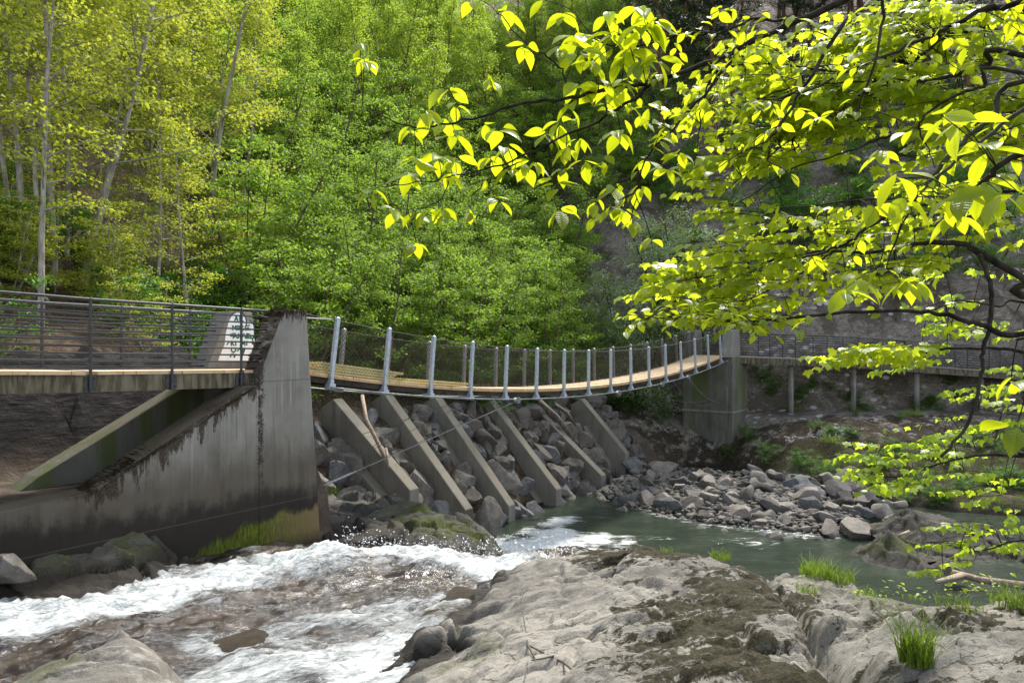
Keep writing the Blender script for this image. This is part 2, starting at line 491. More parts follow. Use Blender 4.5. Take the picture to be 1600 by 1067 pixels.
def m_terrain():
    k = NT('ground'); p = k.pos()
    # leaf litter and soil
    fine = k.noise(p, 16, 6, .75); mid = k.noise(p, 2.2, 6, .65); big = k.noise(p, .35, 4)
    soil = k.ramp(fine, [(.32, (.022, .015, .010)), (.48, (.075, .052, .035)), (.62, (.145, .105, .075)), (.76, (.26, .205, .16))])
    soil = k.mix(k.math('MULTIPLY', k.step(mid, .5, .7), .5), soil, (.035, .026, .017))
    v = k.voro(p, 9, 'F1', 'Color')
    soil = k.mix(k.math('MULTIPLY', k.step(k.sep(v)[0], .7, .9), .5), soil, (.20, .14, .09))
    # bare rock with pale lichen and dark moss
    ps = k.mapped(p, (1.0, 2.6, 1.8), (math.radians(20), math.radians(-32), 0))
    r1 = k.noise(ps, 1.7, 8, .7, .8); r2 = k.noise(ps, 9, 7, .75)
    rock = k.ramp(r1, [(.30, (.075, .062, .047)), (.5, (.18, .155, .122)), (.70, (.30, .265, .22))])
    r3 = k.noise(p, .45, 6, .68, .7)
    rock = k.mix(k.math('MULTIPLY', k.step(r2, .54, .64), .8), rock, (.40, .365, .32))
    rock = k.mix(k.math('MULTIPLY', k.step(r3, .50, .60), .8), rock, (.085, .066, .05))
    scr = k.n('ShaderNodeTexVoronoi', feature='F1', ins={'Vector': k.mapped(p, (1, 1, 1.6)), 'Scale': 2.6})
    sv = k.sep(scr.outputs['Color'])[1]
    rock = k.mix(k.math('MULTIPLY', k.step(sv, .55, .8), k.math('MULTIPLY', k.math('SUBTRACT', 1.0, k.step(scr.outputs['Distance'], .30, .48)), k.step(k.noise(p, .33, 4, .6), .46, .56))), rock, (.46, .44, .42))
    rock = k.mix(k.math('MULTIPLY', k.math('SUBTRACT', 1.0, k.step(r2, .36, .46)), .85), rock, (.03, .025, .02))
    mo = k.step(k.math('ADD', k.math('MULTIPLY', k.noise(p, 1.1, 7, .72), .8), k.math('MULTIPLY', k.attr('mossy'), .25)), .56, .63)
    moc = k.mix(k.step(k.noise(p, 12, 5, .7), .45, .65), (.022, .016, .009), (.085, .062, .030))
    rock = k.mix(k.math('MULTIPLY', mo, .9), rock, moc)
    pale = k.math('MULTIPLY', k.step(k.noise(p, .8, 5, .6), .57, .63), k.step(k.noise(p, 6.5, 5, .75), .47, .54))
    rock = k.mix(k.math('MULTIPLY', pale, k.attr('pale')), rock, (.46, .43, .42))
    c = k.mix(k.attr('rock'), soil, rock)
    shale_n = k.noise(k.mapped(p, (2, 2, 9), (.25, .15, 0)), 1.4, 7, .72)
    shale = k.ramp(shale_n, [(.35, (.010, .009, .009)), (.55, (.040, .036, .034)), (.75, (.10, .09, .085))])
    c = k.mix(k.attr('shale'), c, shale)
    sand = k.mix(k.step(mid, .4, .65), (.075, .058, .042), (.14, .112, .085))
    c = k.mix(k.attr('sand'), c, sand)
    gm = k.math('MULTIPLY', k.attr('green'), k.step(k.noise(p, 2.6, 6, .7), .40, .60))
    c = k.mix(gm, c, k.mix(k.step(fine, .4, .7), (.030, .042, .007), (.11, .14, .018)))
    c = k.mix(k.attr('wet'), c, (.025, .020, .013))
    h = k.math('ADD', k.math('ADD', k.math('MULTIPLY', fine, .4), r1), k.math('MULTIPLY', k.math('MULTIPLY', shale_n, k.attr('shale')), 2.0))
    return k.done(k.bsdf(c, .92, k.bump(h, .9, .14), .15))


M['terrain'] = m_terrain()


def m_plank(name, a, b, scale=1.0):
    k = NT(name); p = k.mapped(k.pos(), (1, 1, 1), (0, 0, -math.atan2(U[1], U[0])))
    q = k.mapped(p, (8.0, 1.0, 3.0)); n = k.noise(q, 3.0, 6, .65); x = k.sep(p)[0]
    pl = k.n('ShaderNodeTexWhiteNoise', noise_dimensions='1D', ins={'W': k.math('FLOOR', k.math('MULTIPLY', x, 1 / .145))}).outputs[0]
    c = k.mix(k.math('ADD', k.math('MULTIPLY', n, .6), k.math('MULTIPLY', pl, .4)), a, b)
    return k.done(k.bsdf(c, .75, k.bump(n, .25, .01), .25))


M['plank'] = m_plank('fresh_plank', (.44, .31, .17), (.66, .52, .34))
M['plank_edge'] = m_plank('plank_end', (.36, .21, .09), (.55, .37, .19))
M['lumber'] = m_plank('treated_lumber', (.42, .36, .15), (.60, .52, .26))
M['plank_old'] = m_plank('weathered_plank', (.20, .18, .155), (.34, .31, .27))


def m_simple(name, a, b, rough=.6, scale=8, metal=0, spec=.3, stretch=(1, 1, 1), bump=.2):
    k = NT(name); n = k.noise(k.mapped(k.pos(), stretch), scale, 6, .65)
    return k.done(k.bsdf(k.mix(k.step(n, .35, .65), a, b), rough, k.bump(n, bump, .01), spec, metal))


M['beam'] = m_simple('old_beam', (.050, .042, .026), (.17, .145, .095), .85, 3, stretch=(4, 4, .7))
M['beam_dark'] = m_simple('dark_timber', (.012, .010, .008), (.045, .036, .025), .85, 3)
M['steel_dark'] = m_simple('dark_steel', (.016, .017, .019), (.040, .042, .046), .45, 20, 0, .5)
M['galv'] = m_simple('galvanised_steel', (.30, .35, .40), (.44, .49, .54), .45, 14, .35, .5)
M['galv_dull'] = m_simple('dull_galvanised_steel', (.22, .22, .22), (.36, .35, .34), .55, 14, .3, .4)
M['wire'] = m_simple('wire', (.045, .038, .034), (.09, .08, .07), .5, 20, .5, .5)
M['cable'] = m_simple('steel_cable', (.13, .13, .13), (.26, .26, .255), .5, 30, .5, .5)
M['dry_wood'] = m_simple('driftwood', (.22, .16, .115), (.36, .29, .22), .85, 5, stretch=(3, 3, 1))
M['dry_wood_dark'] = m_simple('dark_driftwood', (.06, .05, .04), (.14, .12, .10), .85, 5, stretch=(3, 3, 1))
M['paint_white'] = m_simple('white_paint', (.78, .82, .84), (.88, .90, .90), .6, 7)
M['paint_green'] = m_simple('green_paint', (.010, .12, .075), (.015, .19, .12), .5, 9)
M['paint_black'] = m_simple('black_paint', (.02, .02, .022), (.05, .05, .055), .5, 9)
M['red_rag'] = m_simple('red_tape', (.35, .03, .02), (.5, .06, .03), .6, 5)


def m_water(name, base, deep, rapids):
    k = NT(name); p = k.pos()
    f = k.attr('foam')
    fl = k.mapped(p, (.55, 1.7, 1.2), (0, 0, math.radians(36 if rapids else 8)), turn=True)
    n1 = k.noise(fl, 2.2 if rapids else 1.5, 10, .74, 2.2); n2 = k.noise(fl, 10, 8, .78, 1.2)
    q = k.math('ADD', k.math('ADD', k.math('MULTIPLY', n1, .62), k.math('MULTIPLY', n2, .38)), f)
    fm = k.step(q, .92, 1.24) if rapids else k.step(q, .95, 1.14)
    body = k.mix(k.step(k.noise(p, .9, 5, .6), .4, .65), base, deep)
    foamc = k.mix(k.step(n2, .36, .62), (.34, .38, .37), (.70, .72, .71))
    c = k.mix(fm, body, foamc)
    w = k.noise(k.mapped(p, (.7, 1.6, 1), (0, 0, math.radians(36 if rapids else 8)), turn=True), 6.0 if rapids else 3.2, 6, .62, .8)
    h = k.math('ADD', k.math('MULTIPLY', w, 1.0), k.math('MULTIPLY', k.math('MULTIPLY', n2, fm), .6))
    ro = k.math('ADD', .06 if rapids else .10, k.math('MULTIPLY', fm, .6))
    return k.done(k.bsdf(c, ro, k.bump(h, .9 if rapids else .5, .06 if rapids else .035), .5))


M['rapids'] = m_water('rapids_water', (.009, .006, .004), (.034, .022, .010), True)
M['pool'] = m_water('pool_water', (.026, .036, .025), (.040, .052, .036), False)
# ================================================================ GROUND
def waterline(x): return np.interp(x, [2.0, 3.0, 3.8, 5.8, 8.3, 10.9, 14, 30, 60], [27.5, 26, 24.5, 22.4, 21.2, 20.2, 19.6, 18, 14])


def ground_h(x, y):
    s, t = to_st(x, y)
    mid = np.interp(t, [-50, 0, 1.2, 1.85, 4.8, 6.5, 9, 20, 60, 110], [-1.6, -1.3, -1.1, -.5, 2.9, 3.5, 4.7, 11.5, 42, 75])
    left = np.interp(t, [-50, -.28, -.1, 2.5, 3.5, 5, 9, 20, 60, 110], [.9, .9, 3.15, 3.25, 4.75, 5.1, 6.9, 14.0, 46, 80])
    wl = sstep(.6, -.4, s)
    h = left * wl + mid * (1 - wl)
    v = y - waterline(x)
    right = np.interp(v, [-40, -6, -1, 0, 2.5, 5.5, 6.5, 9, 11.5, 14.2, 15.2, 17.6, 60, 110], [-1.7, -1.6, -.4, .03, .34, .44, .85, 1.45, 1.9, 2.3, 4.0, 7.0, 43, 75])
    wr = sstep(16.6, 21.5, s + np.clip(t, -20, 0) * -.25) * sstep(1.5, 4.5, x)
    h = h * (1 - wr) + right * wr
    # hollow beside the far abutment; inlet behind the dark ledge
    h = h - 2.3 * np.exp(-((x - 8.3) / 2.2) ** 2 - ((y - 30.8) / 2.6) ** 2) * sstep(4.5, 6.5, v) - 1.3 * sstep(10.5, 11.3, x) * sstep(4.2, 2.8, v) * wr * sstep(-6, -2, v)
    # farther up, whichever slope stands higher
    m_ = np.where(h - right > 0, h - right, 0); hm = right + .5 * ((h - right) + np.sqrt((h - right) ** 2 + 4.0))
    wu = sstep(5.5, 12, t)
    h = h * (1 - wu) + hm * wu
    # near bank on which the viewer stands
    near = 3.4 - .12 * np.maximum(y, 0) + 0 * x
    wn = sstep(8.5, 4.5, y) * sstep(-2.0, 1.0, x)
    h = h * (1 - wn) + (near - 1.2) * wn
    wb = sstep(2.5, .5, y)
    h = h * (1 - wb) + 3.3 * wb
    return h, s, t, v, wl * (1 - wr), wr, wn


def axis(lo, a, b, hi, fine, grow=1.12):
    c = list(np.arange(a, b, fine)); st = fine
    q = c[-1]
    while q < hi: st *= grow; q += st; c.append(q)
    q = a; st = fine
    while q > lo: st *= grow; q -= st; c.insert(0, q)
    return np.array(c)


def ground_noise(x, y, t, v, wr, wlft):
    p = np.stack([x, y, np.zeros_like(x)], 1)
    big = fbm(p * .23, 4) * .9
    fine = fbm(p * 1.1 + 5, 4, True) * .22
    bank = sstep(2.0, 6, t) * (1 - wr) + wr * sstep(2, 7, v)
    # dipping rock strata on the right-hand slope
    q = np.stack([(x * .75 + y * .5) * .9, (x * -.4 + y) * .35, np.zeros_like(x) + 3], 1)
    strata = fbm(q * 1.25, 4, True)
    return bank * (big * (1 - .45 * wr) + fine) * (1 - .8 * wr * np.exp(-((v - 13.7) / 1.8) ** 2)) + wr * sstep(5.5, 8, v) * strata * .42 * sstep(30, 16, v) * (1 - .85 * np.exp(-((v - 13.7) / 1.6) ** 2)) + wr * sstep(15, 17, v) * (fbm(np.stack([x * .55 + y * .3, y * .4, 0 * x + 9], 1), 5, True) * .8 + fbm(np.stack([x, y, 0 * x], 1) * 1.3, 3) * .3)


gx = axis(-75, -13, 30, 95, .22); gy = axis(-25, 8, 58, 150, .22)
X, Y = np.meshgrid(gx, gy); x, y = X.ravel(), Y.ravel()
h, s_, t_, v_, wl_, wr_, wn_ = ground_h(x, y)
nz = ground_noise(x, y, t_, v_, wr_, wl_)
cut = wl_ * sstep(2.2, 2.7, t_) * sstep(5.0, 3.8, t_) * sstep(-.2, -1, s_)
nz = nz + cut * fbm(np.stack([x * 2.0, y * 2.0, h * 4], 1), 4, True) * .6 - wl_ * nz * sstep(3.4, 1.0, t_)
z = h + nz
p3 = np.stack([x, y, z], 1)
slope_n = fbm(p3 * .16 + 31, 3)
att = {
    'rock': np.clip(wr_ * sstep(5.5 - 5 * sstep(9, 11, x), 7 - 5.5 * sstep(9, 11, x), v_) * (1 - .7 * sstep(.12, .3, slope_n) * sstep(16, 22, v_)) + (1 - wl_) * (1 - wr_) * sstep(2, 1.5, t_), 0, 1),
    'mossy': wr_ * sstep(14, 11, v_) * sstep(5 - 4 * sstep(9, 11, x), 7 - 5 * sstep(9, 11, x), v_),
    'pale': .75 * wr_ * sstep(13, 11, v_) * sstep(6, 8, v_),
    'shale': np.clip(cut * 1.2, 0, 1),
    'sand': wr_ * sstep(6.2, 5.2, v_) * sstep(10.8, 10.0, x) + wl_ * sstep(2.7, 2.2, t_) * sstep(-.4, 0, t_) + .0,
    'green': np.clip(wr_ * sstep(9.2, 7.2, v_) * sstep(5.0 - 4.5 * sstep(9, 11, x), 6.2 - 5 * sstep(9, 11, x), v_) * .95 + .25 * (1 - wr_) * sstep(8, 14, t_) * (slope_n > 0), 0, 1),
    'wet': np.clip(sstep(.35, .05, z), 0, 1) * (1 - wn_),
}
ground = tag(np_mesh('ground', p3, grid_faces(len(gx), len(gy)), M['terrain'], smooth=True, vert_attr=att), kind='structure')


def gz(x, y):
    """height of the ground under one point"""
    xa, ya = np.array([float(x)]), np.array([float(y)])
    h, s, t, v, wl, wr, wn = ground_h(xa, ya)
    nz = ground_noise(xa, ya, t, v, wr, wl)
    nz = nz - wl * nz * sstep(3.4, 1.0, t)
    return float((h + nz)[0])


# ================================================================ WATER
def seg_dist(x, y, pts):
    best = np.full_like(x, 1e9)
    for a, b in zip(pts[:-1], pts[1:]):
        a, b = np.asarray(a), np.asarray(b); d = b - a
        u = np.clip(((x - a[0]) * d[0] + (y - a[1]) * d[1]) / (d @ d), 0, 1)
        best = np.minimum(best, np.hypot(x - a[0] - u * d[0], y - a[1] - u * d[1]))
    return best


def pix_on(px, py, zw):
    d = F * (ZC - zw) / (py - CY)
    return np.array([(px - CX) / F * d, d])


def rapids_z(x, y):
    up = 2.0 + np.clip(-(x + 3) * .05, -.15, .35) - .03 * np.clip(y - 8, 0, 6)
    edge = 12.95 + .35 * np.sin(x * 1.3) + .05 * x
    drop = sstep(0, 2.4, y - edge)
    return up - drop * (up + .18), drop


rx = np.arange(-11.5, 3.4, .055); ry = np.arange(4.5, 16.2, .055)
X, Y = np.meshgrid(rx, ry); x, y = X.ravel(), Y.ravel()
zr, drop = rapids_z(x, y)
main = [pix_on(a, b, 2.0) for a, b in ((-60, 1012), (60, 985), (150, 962), (250, 935), (350, 905), (470, 880))] + [pix_on(a, b, 1.85) for a, b in ((560, 876), (660, 876), (760, 884), (840, 885))]
dm = seg_dist(x, y, main)
side = [pix_on(a, b, 2.0) for a, b in ((300, 1090), (420, 1050), (500, 1020), (590, 1000), (660, 985))]
side2 = [pix_on(a, b, 2.0) for a, b in ((560, 1090), (600, 1040), (640, 1000))]
side3 = [pix_on(a, b, 2.0) for a, b in ((330, 1010), (470, 975), (620, 945), (700, 925))]
p = np.stack([x, y, 0 * x], 1)
# flow-aligned coordinates
fa = math.radians(38); fx = x * math.cos(fa) + y * math.sin(fa); fy = -x * math.sin(fa) + y * math.cos(fa)
pf = np.stack([fx * .8, fy * 1.9, 0 * x], 1)
w1 = fbm(pf * 1.1, 5); w2 = fbm(pf * 3.1 + 9, 4, True); w3 = fbm(p * 6 + 3, 3)
wob = fbm(p * .9 + 40, 3) * .55
foam = np.maximum.reduce([.60 * sstep(1.45, .1, dm + 1.6 * wob), .52 * sstep(1.2, .1, seg_dist(x, y, side) + wob), .58 * sstep(1.2, .2, seg_dist(x, y, side2) + wob),
                          .44 * sstep(.7, .1, seg_dist(x, y, side3) + wob), .74 * sstep(.05, .25, drop), 0.22 + .42 * w1])
foam += .05 + .14 * w2
# quieter brown water in front of the wall's right end
calm = sstep(1.3, .4, np.hypot((x + 3.0) / 1.3, (y - 13.4) / .75))
foam = foam * (1 - .75 * calm)
crest = sstep(1.4, .2, dm)
hz = zr + w1 * (.20 + .14 * crest) + w2 * (.07 + .06 * crest) + w3 * .02 * (1 + crest) + .02 * crest
lump = np.exp(-((x + 2.9) ** 2 / .5 + (y - 11.6) ** 2 / .35)) * .28
hz = hz + lump - .12 * calm
rapids = tag(np_mesh('river_rapids', np.stack([x, y, hz], 1), grid_faces(len(rx), len(ry)), M['rapids'], smooth=True, vert_attr={'foam': foam}), kind='structure')

# spray thrown up along the lip of the fall
mb = MB(); r2 = np.random.default_rng(5)
for i in range(900):
    a = r2.uniform(-3.0, 1.0); b = 12.6 + r2.normal(.3, .35); zz = float(rapids_z(np.array([a]), np.array([b]))[0][0])
    c = np.array([a, b, zz + .12 + abs(r2.normal(0, .14))]); q = r2.uniform(.008, .026)
    o = r2.normal(0, 1, (4, 3)); o /= np.linalg.norm(o, axis=1)[:, None]
    mb.add([c + q * w for w in o], [(0, 1, 2), (0, 3, 1), (1, 3, 2), (2, 3, 0)])
kf = NT('spray_drops'); M['spray'] = kf.done(kf.bsdf((.86, .88, .88), .4))
tag(mb.build('spray', M['spray']), kind='stuff', label='white spray drops flying above the lip of the fall', cat='spray')

qx = axis(-9, -3, 13, 60, .09); qy = axis(9, 13, 28.5, 40, .09)
X, Y = np.meshgrid(qx, qy); x, y = X.ravel(), Y.ravel()
p = np.stack([x * .8, y * 1.5, 0 * x], 1)
e = np.hypot((x - .9) / 3.3, (y - 18.6) / 4.4)
swirl = fbm(np.stack([x, y, 0 * x], 1) * .55 + 8 + .6 * w1[:1], 4)
pf = .58 * sstep(1.35, .15, e + swirl * 1.1) + .20
tail = seg_dist(x, y, [(1, 20.5), (4.2, 20.6), (6.8, 20.0)])
pf = np.maximum(pf, .44 * sstep(1.3, .2, tail + swirl))
edge = y - waterline(x)
pf = np.maximum(pf, .47 * sstep(-1.9, -.5, edge) * sstep(2.5, 4.5, x) * sstep(10.5, 8.5, x))
pf = np.maximum(pf, .30 * sstep(14, 6, x))
pool = tag(np_mesh('river_pool', np.stack([x, y, fbm(p * 1.6, 3) * .035 + fbm(np.stack([x, y, 0 * x], 1) * .5, 2) * .02 + .09 * sstep(1.2, .2, e) * fbm(p * 2.2 + 5, 3)], 1), grid_faces(len(qx), len(qy)), M['pool'], smooth=True, vert_attr={'foam': pf}), kind='structure')


# ================================================================ BEDROCK OUTCROPS (height fields through surveyed points)
def rbf(pts, x, y):
    pts = np.asarray(pts, float); n = len(pts)
    d = np.hypot(pts[:, None, 0] - pts[None, :, 0], pts[:, None, 1] - pts[None, :, 1])
    A_ = np.zeros((n + 3, n + 3)); A_[:n, :n] = d + np.eye(n) * -.05; A_[:n, n] = 1; A_[:n, n + 1:] = pts[:, :2]; A_[n:, :n] = A_[:n, n:].T
    w = np.linalg.solve(A_, np.concatenate([pts[:, 2], [0, 0, 0]]))
    out = w[n] + w[n + 1] * x + w[n + 2] * y
    for i in range(n): out = out + w[i] * np.hypot(x - pts[i, 0], y - pts[i, 1])
    return out


def pd(px, py, d): return tuple(P(px, py, d))


ctl = [pd(600, 1095, 7.0), pd(632, 1067, 7.35), pd(668, 1010, 8.4), pd(690, 970, 9.2), pd(740, 920, 10.3), pd(790, 893, 11.2), pd(845, 884, 12.2),
       pd(700, 1010, 8.1), pd(760, 960, 9.0), pd(800, 900, 10.9), pd(860, 888, 11.6), pd(880, 878, 11.6), pd(930, 864, 11.4), pd(980, 862, 11.2), pd(1050, 866, 10.9), pd(1120, 874, 10.5), pd(1170, 890, 10.0),
       pd(1200, 906, 9.6), pd(1235, 902, 9.6), pd(1280, 892, 9.4), pd(1330, 915, 8.9), pd(1370, 935, 8.5), pd(1450, 945, 8.1), pd(1530, 948, 7.9), pd(1620, 950, 7.7),
       pd(800, 1067, 5.6), pd(900, 1067, 5.2), pd(1000, 1067, 4.9), pd(1100, 1067, 4.7), pd(1200, 1067, 4.8), pd(1290, 1075, 5.0), pd(1340, 1067, 4.8), pd(1450, 1067, 4.5), pd(1600, 1067, 4.3),
       pd(900, 960, 7.9), pd(1000, 945, 7.8), pd(1100, 930, 7.9), pd(1000, 1000, 6.3), pd(1120, 990, 6.3), pd(800, 1000, 7.3), pd(1200, 970, 6.9), pd(1255, 1010, 6.2), pd(1300, 1030, 5.9), pd(1340, 985, 6.4), pd(1420, 980, 6.4), pd(1550, 1000, 5.8),
       (-1.9, 6.0, 1.6), (-1.6, 4.0, 1.9), (-.5, 3.0, 3.0), (1.0, 2.0, 3.7), (4, 2, 3.8), (8, 3, 3.8), (8, 6, 3.2), (9, 8, 2.2), (0, 0, 3.85), (4, -1, 3.9), (-2.0, 1.0, 2.6),
       (1.6, 13.6, .7), (.9, 13.2, 1.1), (2.6, 13.2, .6), (4.2, 12.0, .6), (5.2, 10.8, .5), (6.5, 9.9, .4), (8.5, 9.6, .3), (-2.6, 9.6, 1.0), (-1.6, 11.6, 1.0), (-.6, 13.0, .8), (-3.2, 7.2, .9), (10, 9.5, .2), (3.0, 15, -.6), (7, 12.5, -.8), (0.5, 15, -.6)]
bx = np.arange(-3.0, 9.6, .03); by = np.arange(2.6, 14.0, .03)
X, Y = np.meshgrid(bx, by); x, y = X.ravel(), Y.ravel()
z0 = rbf(ctl, x, y)
p = np.stack([x, y, 0 * x], 1)
ca, sa = math.cos(math.radians(24)), math.sin(math.radians(24))
ps = np.stack([(x * ca + y * sa) * .9, (-x * sa + y * ca) * 2.6, 0 * x], 1)
rid = fbm(ps * .9 + 3, 5, True)
# bedding steps: low ledges along the strike
lay = z0 * 3.2 + .9 * fbm(ps * .45 + 20, 3) + .45 * (-x * sa + y * ca)
stp = (np.floor(lay) + sstep(.80, 1.0, lay - np.floor(lay))) - lay
crv = sstep(.55, .85, fbm(np.stack([ps[:, 0] * .8, ps[:, 1] * .55, 0 * x + 12], 1), 4, True)) * .07 + sstep(.62, .9, fbm(p * .9 + 44, 3, True)) * .05
z1 = z0 + -.6 * crv + .05 * rid + .10 * stp + .14 * fbm(p * .8, 3) + .035 * fbm(ps * 3, 4, True) + .014 * fbm(p * 9, 3, True)
for (sz_, as_, am, ti, cr_, cw, sd_) in ((1.25, 1.7, .085, .16, .06, .035, 3), (.50, 1.9, .030, .085, .045, .05, 17), (.20, 1.8, .012, .04, .018, .07, 40), (.085, 1.6, .004, .02, .007, .09, 77)):
    bh, bt, bj = cracked(x, y, math.radians(24), sz_, as_, sd_)
    act = sstep(-.12, .10, fbm(p * .45 + sd_, 3)) * .75 + .25
    z1 = z1 + act * (am * bh * sstep(0, .10, bj) + ti * sz_ * bt * sstep(0, .08, bj) - cr_ * np.exp(-(bj / cw) ** 2))
# open joints
for (a, b, wd, dp) in ((pd(1185, 905, 9.9), pd(1265, 1000, 6.5), .06, .13), (pd(1265, 1000, 6.5), pd(1330, 1090, 4.8), .12, .24), (pd(930, 1000, 7.0), pd(880, 1060, 5.4), .05, .09),
                       (pd(680, 1000, 8.6), pd(800, 990, 7.6), .06, .12), (pd(960, 955, 7.9), pd(1150, 935, 7.6), .07, .08), (pd(880, 930, 9.6), pd(1000, 905, 9.3), .06, .09), (pd(1320, 950, 8.0), pd(1500, 985, 6.3), .06, .1)):
    dd = seg_dist(x + .10 * perlin(p * 2.2), y + .10 * perlin(p * 2.2 + 30), [a[:2], b[:2]])
    z1 -= dp * np.exp(-(dd / wd) ** 2)
side_m = np.interp(x - .12 * (y - 8), [-3, -.6, .5, 1.2, 2.2, 3.2, 4.2, 5.5, 9], [-1.0, -.9, -.45, .45, .75, .55, .35, .25, .3])
ridge = sstep(1.0, .2, seg_dist(x, y, [pd(885, 890, 11.3)[:2], pd(950, 878, 10.9)[:2], pd(1050, 885, 10.4)[:2]]))
mo = side_m + .55 * ridge - .55 * sstep(1.1, .3, seg_dist(x, y, [pd(1290, 900, 9.2)[:2], pd(1380, 950, 8.0)[:2]])) - .5 * sstep(1.0, .3, seg_dist(x, y, [pd(1500, 1010, 5.6)[:2], pd(1640, 1000, 5.6)[:2]]))
mo = mo - .5 * sstep(-.1, .3, fbm(p * .5 + 70, 3))
wet = np.clip(sstep(.26, .04, z1 - rapids_z(x, y)[0] - .12) * sstep(13.2, 12.6, y) * (x < 1.3) + sstep(.3, .1, z1), 0, 1)
mossb = (fbm(p * 7 + 50, 4) * .5 + .5) * .03 * sstep(.1, .5, mo)
keep_f = grid_faces(len(bx), len(by))
zq = z1 + mossb
keep_f = keep_f[(zq[keep_f] > -.5).any(1)]
outcrop = np_mesh('rock_outcrop', np.stack([x, y, zq], 1), keep_f, M['rock_fore'], smooth=True,
                  vert_attr={'moss': mo, 'wet': wet, 'green': .5 * sstep(.35, .1, np.hypot((x - P(720, 1040, 7.2)[0]) / 2.2, (y - 7.3) / 1.6)) + .55 * sstep(.8, .2, seg_dist(x, y, [pd(1280, 905, 9.1)[:2], pd(1420, 955, 7.8)[:2]]))})
tag(outcrop, 'broad pale bedrock outcrop patched with dark moss in the foreground', 'rock')


def field_rock(name, pts, bounds, step, mat, label, rough=.05, strike=24, wetf=None, greenf=None, cut_z=-9, seed=0, tmax=None):
    bx = np.arange(bounds[0], bounds[1], step); by = np.arange(bounds[2], bounds[3], step)
    X, Y = np.meshgrid(bx, by); x, y = X.ravel(), Y.ravel(); z0 = rbf(pts, x, y)
    p = np.stack([x, y, 0 * x + seed], 1); a = math.radians(strike)
    ps = np.stack([(x * math.cos(a) + y * math.sin(a)), (-x * math.sin(a) + y * math.cos(a)) * 2.4, 0 * x + seed], 1)
    z = z0 + rough * (1.0 * fbm(ps * 1.1, 4, True) + 1.2 * fbm(p * 1.6, 3) + .4 * fbm(ps * 5, 3, True))
    for sz_, am in ((.85, 1.5), (.33, .7)):
        bh, bt, bj = cracked(x, y, a, sz_, 1.7, seed + 3); z = z + rough * am * (.7 * bh * sstep(0, .12, bj) + 1.5 * bt * sstep(0, .1, bj) - .9 * np.exp(-(bj / .05) ** 2))
    f = grid_faces(len(bx), len(by)); f = f[(z[f] > cut_z).any(1)]
    if tmax is not None: tq = to_st(x, y)[1]; f = f[(tq[f] < tmax).all(1)]
    va = {'wet': wetf(x, y, z) if wetf else 0 * x, 'green': greenf(x, y, z) if greenf else 0 * x, 'moss': 0 * x - 1.2}
    return tag(np_mesh(name, np.stack([x, y, z], 1), f, mat, smooth=True, vert_attr=va), label, 'rock')


# slab at the lower left, in the rapids
sl = [pd(20, 1080, 6.2), pd(90, 1040, 6.6), pd(150, 1000, 7.0), pd(190, 984, 7.2), pd(235, 1010, 7.0), pd(268, 1045, 6.5), pd(285, 1075, 6.2), pd(160, 1030, 6.4), pd(220, 1040, 6.2), pd(100, 1067, 5.9), pd(200, 1090, 5.6), pd(60, 1120, 5.2), pd(250, 1130, 5.2),
      (-5.6, 6.4, 1.4), (-5.0, 7.4, 1.3), (-4.0, 8.1, 1.3), (-3.0, 7.6, 1.3), (-2.6, 6.4, 1.4), (-2.5, 5.2, 1.5), (-5.6, 5.0, 1.7)]
field_rock('rock_slab', sl, (-5.6, -2.4, 4.6, 8.1), .035, M['rock_fore'], 'pale flat rock slab in the rapids at the lower left corner', .05, 30,
           lambda x, y, z: sstep(.16, .04, z - 2.02), lambda x, y, z: np.clip(.75 * sstep(.5, .15, z - 2.05) * (x < -3.6) + .55 * sstep(.45, .1, np.hypot((x + 3.9) / .8, (y - 6.2) / .9) + .3 * fbm(np.stack([x, y, z], 1) * 1.5, 3)), 0, 1), 1.3, 3)
# low mossy ledge along the foot of the wall
le = [pd(0, 965, 9.0), pd(60, 935, 9.5), pd(130, 925, 9.8), pd(200, 905, 10.3), pd(255, 900, 10.6), pd(120, 960, 9.2), pd(40, 980, 8.9), pd(-40, 950, 9.0), pd(-120, 950, 8.6),
      (-7.2, 8.2, 1.5), (-6.3, 8.6, 1.5), (-5.4, 9.3, 1.5), (-4.6, 10.3, 1.4), (-4.7, 11.1, 1.9), (-5.9, 10.4, 2.35), (-7.2, 9.2, 2.5), (-8.5, 8.0, 2.4), (-4.2, 10.9, 1.3)]
field_rock('mossy_ledge', le, (-8.4, -4.3, 7.6, 11.2), .04, M['rock_ledge'], 'low dark ledge with green moss along the foot of the wall', .07, 35,
           lambda x, y, z: np.clip(sstep(.40, .1, z - 2.15) + .25, 0, 1), lambda x, y, z: 1.0 * sstep(-.35, .05, fbm(np.stack([x, y, z], 1) * 1.1, 2)), 1.45, 8, -.2)
